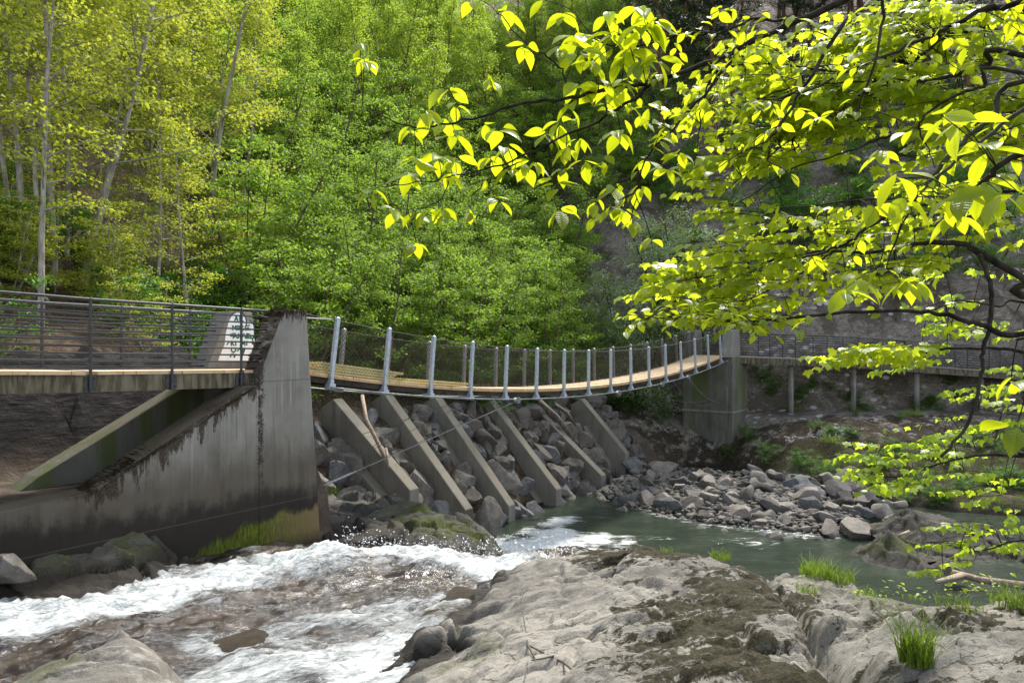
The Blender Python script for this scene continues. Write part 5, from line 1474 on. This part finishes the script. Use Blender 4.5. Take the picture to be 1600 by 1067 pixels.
# two strips of red tape seen between the leaves behind the bridge
# ================================================================ OVERHANGING FOREGROUND TREES
def elm_leaf():
    prof = [(0, .0), (.08, .16), (.22, .33), (.40, .42), (.58, .40), (.74, .29), (.88, .13), (1.0, 0.0)]
    V = []; uv = []
    for v, w in prof:
        for sg in (-1, 0, 1):
            V.append((sg * w * .62, v, .16 * abs(sg) * w - .22 * (v - .35) ** 2)); uv.append((.5 + sg * w * .5, v))
    Fc = []
    for i in range(len(prof) - 1): Fc += [(3 * i, 3 * i + 1, 3 * i + 4, 3 * i + 3), (3 * i + 1, 3 * i + 2, 3 * i + 5, 3 * i + 4)]
    return np.array(V, float), np.array(Fc), np.array(uv)


def maple_leaf():
    half = [(0.0, 0.0), (.16, -.10), (.34, -.06), (.30, .10), (.60, .16), (.50, .27), (.66, .44), (.42, .46), (.40, .60), (.22, .56), (.17, .78), (0.0, 1.0)]
    out = half + [(-a, b) for a, b in half[-2:0:-1]]; V = [(0, .36, .03)] + [(a * .95, b, .03 - .20 * (a * a + (b - .36) ** 2) + .05 * abs(a)) for a, b in out]; n = len(out)
    Fc = [(0, 1 + i, 1 + (i + 1) % n) for i in range(n)]
    return np.array(V, float), np.array(Fc), np.array([(.5 + a * .5, b) for a, b, c in V])


def place_leaves(name, tpl, C, D, Nn, L, mat, parent, r, tone=None):
    TV, TF_, TU = tpl; n = len(C); S = unit(np.cross(D, Nn)); Nn = np.cross(S, D)
    R = np.stack([S, D, Nn], -1)                                    # columns
    curl = r.uniform(.5, 1.6, n); T = np.repeat(TV[None], n, 0); T[:, :, 2] *= curl[:, None]
    V = np.einsum('nij,nkj->nki', R, T) * L[:, None, None] + C[:, None, :]
    Fq = (TF_[None] + (np.arange(n) * len(TV))[:, None, None]).reshape(-1, TF_.shape[1])
    lv = np.repeat(tone if tone is not None else np.clip(r.normal(.55, .28, n), 0, 1), len(TF_))
    return np_mesh(name, V.reshape(-1, 3), Fq, mat, parent, smooth=True, face_attr={'lv': lv}, uv=np.tile(TU[TF_.ravel()], (n, 1)))


def smooth_path(pts, k=5):
    pts = [np.asarray(p) for p in pts]
    if len(pts) < 3: return pts
    out = []
    for i in range(len(pts) - 1):
        p0 = pts[max(i - 1, 0)]; p1 = pts[i]; p2 = pts[i + 1]; p3 = pts[min(i + 2, len(pts) - 1)]
        for j in range(k):
            t = j / k; out.append(.5 * ((2 * p1) + (-p0 + p2) * t + (2 * p0 - 5 * p1 + 4 * p2 - p3) * t * t + (-p0 + 3 * p1 - 3 * p2 + p3) * t ** 3))
    out.append(pts[-1]); return out


class Crown:
    def __init__(self): self.C = []; self.D = []; self.N = []; self.L = []; self.mb = MB(); self.limb = []

    def path(self, pts, r0, r1, n=7):
        q = smooth_path(pts); m = len(q); jit = np.random.default_rng(len(self.limb) + 1)
        q = [p + jit.normal(0, .004, 3) * (0 < i < m - 1) for i, p in enumerate(q)]
        self.mb.tube(q, [r0 + (r1 - r0) * i / (m - 1) for i in range(m)], n); self.limb.append(np.array(q)); return q

    def nearest(self, p):
        best = None
        for q in self.limb:
            d = np.linalg.norm(q - p, axis=1); i = d.argmin()
            if best is None or d[i] < best[0]: best = (d[i], q[i])
        return best

    def leaf(self, c, d, n, L): self.C.append(c); self.D.append(d); self.N.append(n); self.L.append(L)


rf = np.random.default_rng(77)


def hang_cluster(cr, p, n, L, r, up=.0):
    """a node with n leaves that spread and hang from it"""
    a0 = r.uniform(0, 6.28)
    for i in range(n):
        a = a0 + 6.283 * i / n + r.normal(0, .35)
        d = unit(np.array([math.cos(a), math.sin(a), r.uniform(-1.5, -.1) + up])); side = np.cross(d, [0, 0, 1.0]); side = side / (np.linalg.norm(side) + 1e-6)
        nn = unit(np.cross(side, d) + r.normal(0, .38, 3)); nn = nn if nn[2] > 0 else -nn
        nn = unit(nn - d * (nn @ d))
        c = p + d * L * .12 + r.normal(0, .008, 3)
        cr.leaf(c, d, nn, L * r.uniform(.7, 1.12))


def shoot(cr, a, b, n, L, r, r0=.003):
    """a leafy shoot from a to b with alternate leaves in a loose plane"""
    a, b = np.asarray(a), np.asarray(b); mid = (a + b) / 2 + np.array([0, 0, .06 * np.linalg.norm(b - a)]); q = smooth_path([a, mid, b], 4); cr.mb.tube(q, [r0 * (1 - .6 * i / 8) for i in range(len(q))], 4, cap=False)
    dr = unit(b - a); sd = np.cross(dr, [0, 0, 1.0]); sd = sd / (np.linalg.norm(sd) + 1e-6)
    for i in range(n):
        f = (i + .6) / n; p = q[min(int(f * 8), 8)]; sg = 1 if i % 2 else -1
        d = unit(dr * r.uniform(.3, .9) + sd * sg * r.uniform(.6, 1.1) + np.array([0, 0, r.uniform(-1.0, -.15)])); nn = unit(np.array([0, 0, 1.0]) + r.normal(0, .35, 3)); nn = unit(nn - d * (nn @ d))
        cr.leaf(p + r.normal(0, .006, 3), d, nn, L * r.uniform(.72, 1.12) * (.8 + .3 * f))


# ---- elm: big oval leaves close to the viewer
elm = thing('elm_tree', 'near elm tree with large glowing oval leaves hanging from long dark limbs', 'tree', (3.9, 1.4, 3.3)); E = Crown()
trunk_e = np.array([3.9, 1.4, 3.2])
mbt = MB(); mbt.tube(smooth_path([trunk_e, trunk_e + [.05, .0, 1.6], trunk_e + [-.05, .1, 3.2], trunk_e + [-.1, .1, 5.2], trunk_e + [0, .2, 7.5]]), [.20 - .008 * i for i in range(21)], 12)


def px_path(L): return [P(a, b, d) for a, b, d in L]


E1 = E.path([trunk_e + [-.1, .1, 4.4], np.array([2.4, 2.2, 7.25])] + px_path([(1312, 2, 2.85), (1238, 36, 2.95), (1161, 72, 3.05), (1120, 93, 3.1), (1017, 130, 3.25), (1000, 148, 3.27), (933, 188, 3.35), (858, 224, 3.45), (803, 256, 3.5), (737, 306, 3.6)]), .016, .0025)
E2 = E.path(px_path([(1010, 132, 3.25), (960, 138, 3.3), (894, 153, 3.35), (823, 162, 3.4), (752, 182, 3.5), (689, 196, 3.55), (638, 197, 3.6), (600, 183, 3.62), (567, 167, 3.65)]), .010, .002)
E3 = E.path(px_path([(1152, 72, 3.05), (1121, 121, 3.0), (1062, 193, 3.0), (1008, 252, 3.05), (995, 310, 3.05)]), .008, .002)
E4 = E.path(px_path([(1323, 27, 2.85), (1265, 121, 2.8), (1220, 193, 2.8), (1200, 225, 2.8), (1201, 260, 2.82)]), .008, .002)
E5 = E.path(px_path([(1378, -10, 3.0), (1377, 58, 3.0), (1346, 157, 2.95), (1335, 185, 2.95)]), .007, .003)
E6 = E.path(px_path([(885, 142, 3.35), (878, 110, 3.4), (850, 85, 3.4), (822, 70, 3.45), (788, 32, 3.5), (770, 12, 3.5)]), .005, .002)
E7 = E.path(px_path([(858, 226, 3.45), (862, 290, 3.4), (872, 330, 3.4)]), .003, .0015)
E8 = E.path(px_path([(835, 236, 3.45), (770, 262, 3.5), (700, 278, 3.55), (650, 285, 3.55), (600, 292, 3.55)]), .005, .002)
E9 = E.path([trunk_e + [-.05, .1, 3.6], np.array([2.8, 2.4, 6.6])] + px_path([(1620, 228, 2.5), (1545, 279, 2.55), (1500, 310, 2.6)]), .015, .008)
E10 = E.path([trunk_e + [-.05, .1, 3.3], np.array([3.0, 2.6, 6.55])] + px_path([(1610, 125, 3.1), (1553, 180, 3.1), (1511, 214, 3.1), (1474, 253, 3.1), (1446, 292, 3.1), (1384, 337, 3.15), (1334, 371, 3.2), (1300, 389, 3.2), (1253, 404, 3.25)]), .013, .005)
E11 = E.path(px_path([(1610, 163, 3.0), (1539, 216, 3.0), (1483, 261, 3.0), (1440, 298, 3.05), (1410, 350, 3.1), (1385, 420, 3.1)]), .009, .003)
E12 = E.path([np.array([3.1, 3.2, 5.7])] + px_path([(1605, 523, 3.8), (1542, 509, 3.85), (1514, 502, 3.9), (1474, 492, 3.95), (1440, 487, 4.0), (1322, 487, 4.1), (1198, 501, 4.3), (1150, 503, 4.4), (1080, 496, 4.5), (1010, 498, 4.6)]), .018, .003)
E13 = E.path([trunk_e + [-.1, 0, 4.9], np.array([2.6, 2.2, 7.1])] + px_path([(1610, -4, 2.9), (1547, 10, 2.95), (1494, 37, 3.0), (1441, 62, 3.05), (1379, 90, 3.1), (1328, 110, 3.2), (1240, 150, 3.3), (1160, 160, 3.4)]), .014, .003)
E14 = E.path(px_path([(1238, 36, 2.95), (1190, 30, 3.1), (1120, 52, 3.2), (1060, 55, 3.3), (990, 75, 3.4), (930, 60, 3.45), (900, 20, 3.5)]), .007, .002)
E15 = E.path(px_path([(1121, 93, 3.1), (1100, 150, 3.2), (1090, 220, 3.3), (1085, 260, 3.3)]), .004, .002)
E16 = E.path(px_path([(700, 282, 3.55), (690, 310, 3.55), (660, 325, 3.55), (625, 328, 3.55)]), .003, .0015)
E17 = E.path(px_path([(1590, 530, 2.6), (1640, 520, 2.4)]), .006, .004)
# clusters one can pick out in the photograph (node px, py, leaves, leaf length factor)
for px, py, n, f in ((562, 66, 4, .95), (569, 92, 5, 1.0), (578, 292, 4, 1.15), (617, 326, 4, 1.0), (645, 332, 3, .9), (668, 330, 4, 1.05), (692, 325, 5, 1.0), (735, 333, 4, .9), (650, 378, 4, .95), (744, -2, 2, 1.2), (790, 18, 3, 1.25), (848, 0, 1, 1.0),
                     (823, 68, 4, 1.0), (765, 122, 4, 1.0), (700, 137, 4, 1.2), (712, 160, 3, .9), (664, 170, 4, 1.2), (690, 190, 4, 1.15), (708, 208, 4, 1.2), (640, 198, 3, 1.0), (650, 245, 5, 1.2), (640, 268, 5, 1.2), (685, 245, 4, 1.0), (712, 245, 4, 1.1), (705, 268, 4, 1.0), (765, 244, 4, 1.05), (790, 225, 4, 1.1), (780, 200, 4, 1.1), (755, 195, 3, 1.0),
                     (826, 258, 4, 1.0), (835, 250, 4, .95), (800, 262, 3, 1.0), (780, 310, 4, .9), (876, 325, 5, 1.15), (868, 286, 5, .95), (880, 262, 4, 1.0), (855, 205, 4, 1.1), (875, 190, 5, 1.2), (893, 160, 3, 1.1), (885, 230, 4, 1.1), (905, 215, 4, .95), (912, 250, 4, 1.0), (930, 310, 3, .9), (945, 246, 3, .95), (958, 290, 4, 1.0), (970, 205, 5, 1.2), (960, 320, 4, 1.0), (985, 345, 3, .9), (970, 325, 4, 1.0), (1017, 372, 3, .8),
                     (875, 70, 4, 1.2), (895, 50, 5, 1.3), (880, 20, 4, 1.1), (905, 80, 4, 1.1), (930, 60, 5, 1.2), (925, 95, 4, 1.0), (960, 55, 5, 1.2), (935, 130, 5, 1.25), (960, 140, 5, 1.2), (980, 120, 4, 1.0), (905, 130, 4, 1.1), (985, 75, 5, 1.2), (1000, 40, 6, 1.3), (1020, 30, 6, 1.4), (1000, 10, 5, 1.3), (950, 20, 4, 1.1), (1030, 90, 5, 1.2), (1000, 95, 5, 1.1), (975, 90, 4, 1.0), (1010, 165, 4, 1.0), (1035, 210, 4, 1.0), (1060, 240, 5, 1.0), (1040, 260, 4, 1.0), (1010, 245, 4, 1.0), (1000, 290, 4, 1.0),
                     (1370, 320, 5, 1.5), (1405, 268, 3, 1.5), (1410, 300, 3, 1.5), (1500, 300, 4, 1.7), (1540, 280, 4, 1.9), (1560, 300, 4, 1.8), (1490, 330, 4, 1.4), (1590, 660, 3, 1.5), (1580, 590, 3, 1.4), (1590, 300, 3, 1.8), (1470, 180, 4, 1.6), (1500, 190, 4, 1.6), (1540, 230, 4, 1.6), (1430, 200, 4, 1.1), (1380, 235, 5, 1.0), (1322, 450, 4, 1.4), (1345, 430, 4, 1.3), (1405, 440, 4, 1.2), (1430, 430, 4, 1.2)):
    d = 2.45 if f >= 1.5 else np.interp(px, [560, 800, 1000, 1300], [3.62, 3.5, 3.25, 2.95])
    p = P(px, py, d + rf.uniform(-.12, .12)); nd, q = E.nearest(p)
    if nd > .02: E.mb.tube(smooth_path([q, (p + q) / 2 + np.array([0, 0, .05 * nd]), p], 3), .0022, 4, cap=False)
    hang_cluster(E, p, n, (.104 if px < 1010 else .095) * min(f, 1.3), rf)
# the rest grows along the limbs
for q, step, off in ((E1[12:], .12, .22), (E2[:20], .18, .12), (E3, .10, .16), (E4, .09, .18), (E5, .12, .2), (E10[12:], .13, .22), (E11, .14, .2), (E13[8:], .10, .24), (E14, .09, .2), (E15, .11, .15), (E9[10:], .2, .2)):
    q = np.array(q); L = np.cumsum(np.r_[0, np.linalg.norm(np.diff(q, axis=0), axis=1)])
    for l in np.arange(.05, L[-1], step):
        i = min(np.searchsorted(L, l), len(q) - 1); b = q[i]
        if b[0] / b[1] * F + CX < 930 and rf.random() < .75: continue
        a = rf.uniform(0, 6.28); e = b + np.array([math.cos(a), math.sin(a) * .7, rf.uniform(-.8, .5)]) * off * rf.uniform(.5, 1.4)
        shoot(E, b, e, rf.integers(3, 7), .070, rf)
qq = np.array(E12[14:])
for b in qq:
    if b[0] / b[1] * F + CX > 1300 and rf.random() < .8: continue
    for k in range(3 if b[0] / b[1] * F + CX < 1210 else 1):
        a = rf.uniform(0, 6.28); shoot(E, b, b + np.array([math.cos(a), math.sin(a), rf.uniform(-.5, .6)]) * rf.uniform(.12, .3), rf.integers(3, 6), .088, rf)
et = mbt.build('trunk', M['bark_dark'], elm, smooth=True)
E.mb.build('limbs', M['bark_dark'], elm, smooth=True, fix=False)
lo = place_leaves('leaves', elm_leaf(), *map(np.array, (E.C, E.D, E.N, E.L)), M['leaf_elm'], elm, rf); lo.matrix_parent_inverse = Matrix.Translation(-Vector(elm.location))
print('elm leaves', len(E.C))

# ---- maple: layered sprays of lobed leaves a little farther out
map_ = thing('maple_tree', 'maple tree at the right with layered sprays of yellow lobed leaves', 'tree', (6.6, 5.0, 2.6)); K = Crown()
tk = np.array([6.6, 5.0, 2.4]); mbt = MB(); mbt.tube(smooth_path([tk, tk + [0, 0, 2], tk + [-.1, .1, 4], tk + [0, .2, 7], tk + [.1, .2, 9]]), [.22 - .009 * i for i in range(21)], 12)
K1 = K.path([tk + [-.05, .05, 3.0]] + px_path([(1640, 470, 5.4), (1600, 437, 5.3), (1530, 395, 5.3), (1500, 380, 5.35), (1440, 380, 5.4), (1380, 392, 5.5), (1255, 396, 5.6), (1150, 423, 5.8), (1060, 440, 5.9)]), .034, .003)
K2 = K.path([tk + [-.05, .05, 4.6]] + px_path([(1615, 20, 5.2), (1536, 42, 5.3), (1483, 56, 5.4), (1449, 79, 5.4), (1421, 104, 5.5), (1393, 129, 5.5), (1300, 170, 5.6), (1220, 230, 5.7), (1130, 300, 5.8)]), .022, .003)
K3 = K.path([tk + [-.05, .05, 4.2]] + px_path([(1610, 89, 5.0), (1547, 101, 5.1), (1502, 115, 5.2), (1466, 124, 5.2), (1421, 127, 5.3), (1330, 128, 5.4), (1230, 140, 5.5), (1150, 170, 5.6)]), .022, .003)
K4 = K.path([tk + [-.05, .05, 3.9]] + px_path([(1610, 119, 4.8), (1539, 135, 4.8), (1494, 149, 4.8), (1469, 163, 4.85), (1441, 186, 4.9), (1438, 208, 4.9), (1452, 236, 4.9), (1462, 262, 4.9)]), .014, .003)
K5 = K.path(px_path([(1640, 170, 5.4), (1497, 198, 5.3), (1441, 202, 5.3), (1384, 214, 5.4), (1342, 231, 5.4), (1300, 245, 5.5), (1240, 262, 5.6), (1180, 300, 5.7), (1130, 330, 5.8)]), .013, .003)
K6 = K.path(px_path([(1530, 396, 5.3), (1547, 441, 5.0), (1550, 475, 4.9), (1545, 514, 4.85), (1535, 546, 4.8), (1535, 576, 4.8), (1525, 624, 4.8), (1507, 672, 4.8), (1470, 714, 4.8)]), .016, .010)
K7 = K.path([tk + [-.1, .1, 1.9]] + px_path([(1640, 713, 6.2), (1600, 712, 6.3), (1540, 711, 6.4), (1495, 717, 6.5), (1462, 726, 6.6), (1400, 745, 6.8), (1345, 735, 6.9)]), .02, .003)
K8 = K.path([tk + [-.1, .1, 2.3]] + px_path([(1640, 560, 6.0), (1560, 545, 6.1), (1480, 545, 6.2), (1400, 560, 6.3), (1340, 572, 6.4), (1285, 580, 6.5)]), .02, .003)
K9 = K.path([tk + [-.1, .1, 2.6]] + px_path([(1640, 480, 6.4), (1560, 478, 6.5), (1500, 470, 6.6), (1450, 478, 6.7)]), .016, .003)
K10 = K.path([tk + [-.1, .1, 1.4]] + px_path([(1650, 850, 6.4), (1590, 845, 6.5), (1530, 860, 6.6), (1480, 850, 6.7), (1440, 845, 6.8)]), .012, .002)
K11 = K.path(px_path([(1393, 129, 5.5), (1290, 110, 5.6), (1200, 100, 5.8), (1120, 105, 6.0)]), .010, .003)
K12 = K.path(px_path([(1640, 300, 5.6), (1560, 300, 5.6), (1460, 320, 5.6), (1380, 310, 5.7), (1290, 320, 5.8), (1210, 330, 5.9), (1140, 380, 6.0)]), .014, .003)
K13 = K.path(px_path([(1300, 395, 5.55), (1230, 440, 5.6), (1160, 470, 5.7), (1110, 470, 5.8)]), .008, .002)
K14 = K.path([tk + [-.1, .1, 1.2]] + px_path([(1650, 640, 7.0), (1590, 648, 7.0), (1530, 640, 7.1), (1480, 655, 7.2)]), .012, .002)


def spray(cr, p, L, r, n=9, az=None, size=.55):
    """one flat spray: a short twig with opposite pairs of leaves held level, drooping at the tips"""
    nd, q = cr.nearest(p)
    if nd > .05 and nd < 1.5: cr.mb.tube(smooth_path([q, q + (p - q) * .5 + np.array([0, 0, .06 * nd]), p], 3), [.004, .0037, .0034, .0030, .0027, .0024, .002], 4, cap=False)
    az = r.uniform(2.2, 4.2) if az is None else az
    d0 = np.array([math.cos(az), math.sin(az) * .8, r.uniform(-.25, .1)]); sd = unit(np.cross(d0, [0, 0, 1.0])); e = p + d0 * size
    cr.mb.tube([p, (p + e) / 2 + np.array([0, 0, .02]), e], [.003, .0024, .0015], 4, cap=False)
    for i in range(n):
        f = (i // 2 + .5) / (n / 2); sg = 1 if i % 2 else -1; b = p + d0 * size * min(f, 1)
        d = unit(d0 * r.uniform(.2, .9) + sd * sg * r.uniform(.5, 1.1) + np.array([0, 0, r.uniform(-1.5, -.25)])); nn = unit(np.array([0, 0, 1.0]) + r.normal(0, .40, 3)); nn = unit(nn - d * (nn @ d))
        cr.leaf(b + d * L * .25, d, nn, L * r.uniform(.65, 1.15))


# where leaves hang, as areas of the view with their distance: (x0, y0, x1, y1, sprays, d0, d1, leaf)
for x0, y0, x1, y1, n, d0, d1, L in ((1380, 0, 1620, 150, 74, 4.9, 6.3, .10), (1180, 40, 1400, 160, 46, 5.3, 6.5, .10), (1090, 110, 1200, 210, 12, 5.6, 6.6, .10), (1220, 120, 1420, 200, 36, 5.2, 6.2, .10), (1460, 140, 1620, 240, 34, 4.9, 6.2, .11), (1200, 190, 1330, 260, 20, 5.3, 6.2, .105),
                                     (1110, 240, 1250, 330, 16, 5.4, 6.2, .095), (1150, 320, 1420, 400, 38, 5.2, 6.2, .095), (1420, 270, 1620, 400, 34, 5.0, 6.2, .095), (1060, 385, 1200, 470, 22, 5.6, 6.3, .10), (1180, 390, 1400, 470, 28, 5.2, 6.2, .10), (1040, 410, 1110, 460, 8, 5.8, 6.3, .11), (1130, 460, 1290, 500, 14, 5.4, 6.2, .11),
                                     (1400, 400, 1540, 450, 10, 5.0, 6.0, .10), (1290, 552, 1360, 568, 4, 6.0, 6.6, .10), (1340, 535, 1480, 562, 9, 5.8, 6.4, .10), (1400, 530, 1470, 560, 6, 6, 6.6, .11)):
    for i in range(int(n * (1.75 if y1 < 270 else 1.2))): spray(K, P(rf.uniform(x0, x1), rf.uniform(y0, y1), (d0 + d1) / 2 + .3 * rf.uniform(d0 - d1, d1 - d0)), L * .86, rf, n=rf.integers(7, 12), size=rf.uniform(.25, .55))
km = mbt.build('trunk', M['bark_dark'], map_, smooth=True)
lo = place_leaves('leaves', maple_leaf(), *map(np.array, (K.C, K.D, K.N, K.L)), M['leaf_maple'], map_, rf); lo.matrix_parent_inverse = Matrix.Translation(-Vector(map_.location)); n1 = len(K.C)
# the lower, smaller leaved sprays at the right edge: younger wood of the same tree
K.C, K.D, K.N, K.L = [], [], [], []
for x0, y0, x1, y1, n, d0, d1, L in ((1450, 420, 1620, 520, 26, 6.2, 7.2, .085), (1480, 560, 1620, 680, 22, 6.6, 7.4, .08), (1330, 690, 1460, 760, 26, 6.5, 7.2, .08), (1400, 660, 1560, 740, 30, 6.4, 7.2, .08), (1500, 740, 1620, 830, 16, 6.4, 7.2, .08), (1450, 830, 1620, 890, 14, 6.3, 7.0, .075), (1340, 740, 1420, 765, 8, 6.5, 7.1, .075), (1400, 530, 1500, 580, 8, 6.4, 7.2, .08)):
    for i in range(int(n * .72)): spray(K, P(rf.uniform(x0, x1), rf.uniform(y0, y1), rf.uniform(d0, d1)), L * .88, rf, n=rf.integers(7, 12), size=rf.uniform(.25, .45))
K.mb.build('limbs', M['bark_dark'], map_, smooth=True, fix=False)
lo = place_leaves('young_leaves', maple_leaf(), *map(np.array, (K.C, K.D, K.N, K.L)), M['leaf_lime'], map_, rf); lo.matrix_parent_inverse = Matrix.Translation(-Vector(map_.location))
print('maple leaves', n1, len(K.C))
# leafy sprig lying low over the rock edge at the right
G = Crown(); sp = thing('sprig', 'thin leafy twig stretching low over the rock edge at the right', 'twig', P(1600, 932, 7.4))
q = G.path(px_path([(1640, 935, 7.2), (1560, 925, 7.4), (1500, 924, 7.5), (1440, 932, 7.7), (1380, 928, 7.9), (1345, 925, 8.0)]), .007, .002)
for b in q[2:]:
    shoot(G, b, b + np.array([rf.uniform(-.15, .15), rf.uniform(-.15, .15), rf.uniform(-.02, .18)]), 4, .062, rf, .003)
G.mb.build('twig', M['dry_wood_dark'], sp, smooth=True, fix=False)
lo = place_leaves('leaves', elm_leaf(), *map(np.array, (G.C, G.D, G.N, G.L)), M['leaf_lime'], sp, rf); lo.matrix_parent_inverse = Matrix.Translation(-Vector(sp.location))

# ================================================================ LIGHT, SKY, CAMERA
SUN_AZ, SUN_EL = math.radians(66), math.radians(52)          # azimuth measured from +x towards +y
w = bpy.data.worlds.new('World'); scene.world = w; w.use_nodes = True; nt = w.node_tree; nt.nodes.clear()
sky = nt.nodes.new('ShaderNodeTexSky'); sky.sky_type = 'NISHITA'; sky.sun_disc = False; sky.sun_elevation = SUN_EL; sky.sun_rotation = math.pi / 2 - SUN_AZ; sky.air_density = 1.0; sky.dust_density = 1.5; sky.ozone_density = 1.0
bg = nt.nodes.new('ShaderNodeBackground'); bg.inputs[1].default_value = .15; wo = nt.nodes.new('ShaderNodeOutputWorld')
bw = nt.nodes.new('ShaderNodeRGBToBW'); nt.links.new(sky.outputs[0], bw.inputs[0]); mx = nt.nodes.new('ShaderNodeMix'); mx.data_type = 'RGBA'; mx.inputs[0].default_value = .6   # thin high cloud takes the blue out
nt.links.new(sky.outputs[0], mx.inputs[6]); nt.links.new(bw.outputs[0], mx.inputs[7]); nt.links.new(mx.outputs[2], bg.inputs[0]); nt.links.new(bg.outputs[0], wo.inputs[0])
sd = bpy.data.lights.new('sun', 'SUN'); sd.energy = 2.0; sd.angle = math.radians(6); sd.color = (1.0, .95, .86)
so = bpy.data.objects.new('sun', sd); COL.objects.link(so)
dv = Vector((math.cos(SUN_AZ) * math.cos(SUN_EL), math.sin(SUN_AZ) * math.cos(SUN_EL), math.sin(SUN_EL)))
so.rotation_euler = dv.to_track_quat('Z', 'Y').to_euler(); so.location = (10, 10, 40)
cam = bpy.data.cameras.new('camera'); co = bpy.data.objects.new('camera', cam); COL.objects.link(co)
co.location = (0, 0, ZC); co.rotation_euler = (math.pi / 2, 0, 0); cam.sensor_width = 36; cam.lens = 36 * F / 1600; cam.shift_y = (CY - 533.5) / 1600
cam.clip_start = .05; cam.clip_end = 1000; scene.camera = co
scene.view_settings.view_transform = 'Standard'; scene.view_settings.look = 'None'; scene.view_settings.exposure = 1.7; scene.view_settings.gamma = 1
scene.render.engine = 'CYCLES'; cy = scene.cycles; cy.use_denoising = True; cy.max_bounces = 5; cy.diffuse_bounces = 3; cy.glossy_bounces = 2; cy.transmission_bounces = 4; cy.caustics_reflective = False; cy.caustics_refractive = False; cy.sample_clamp_indirect = 6
try: cy.denoiser = 'OPENIMAGEDENOISE'; cy.denoising_input_passes = 'RGB_ALBEDO_NORMAL'
except Exception: pass
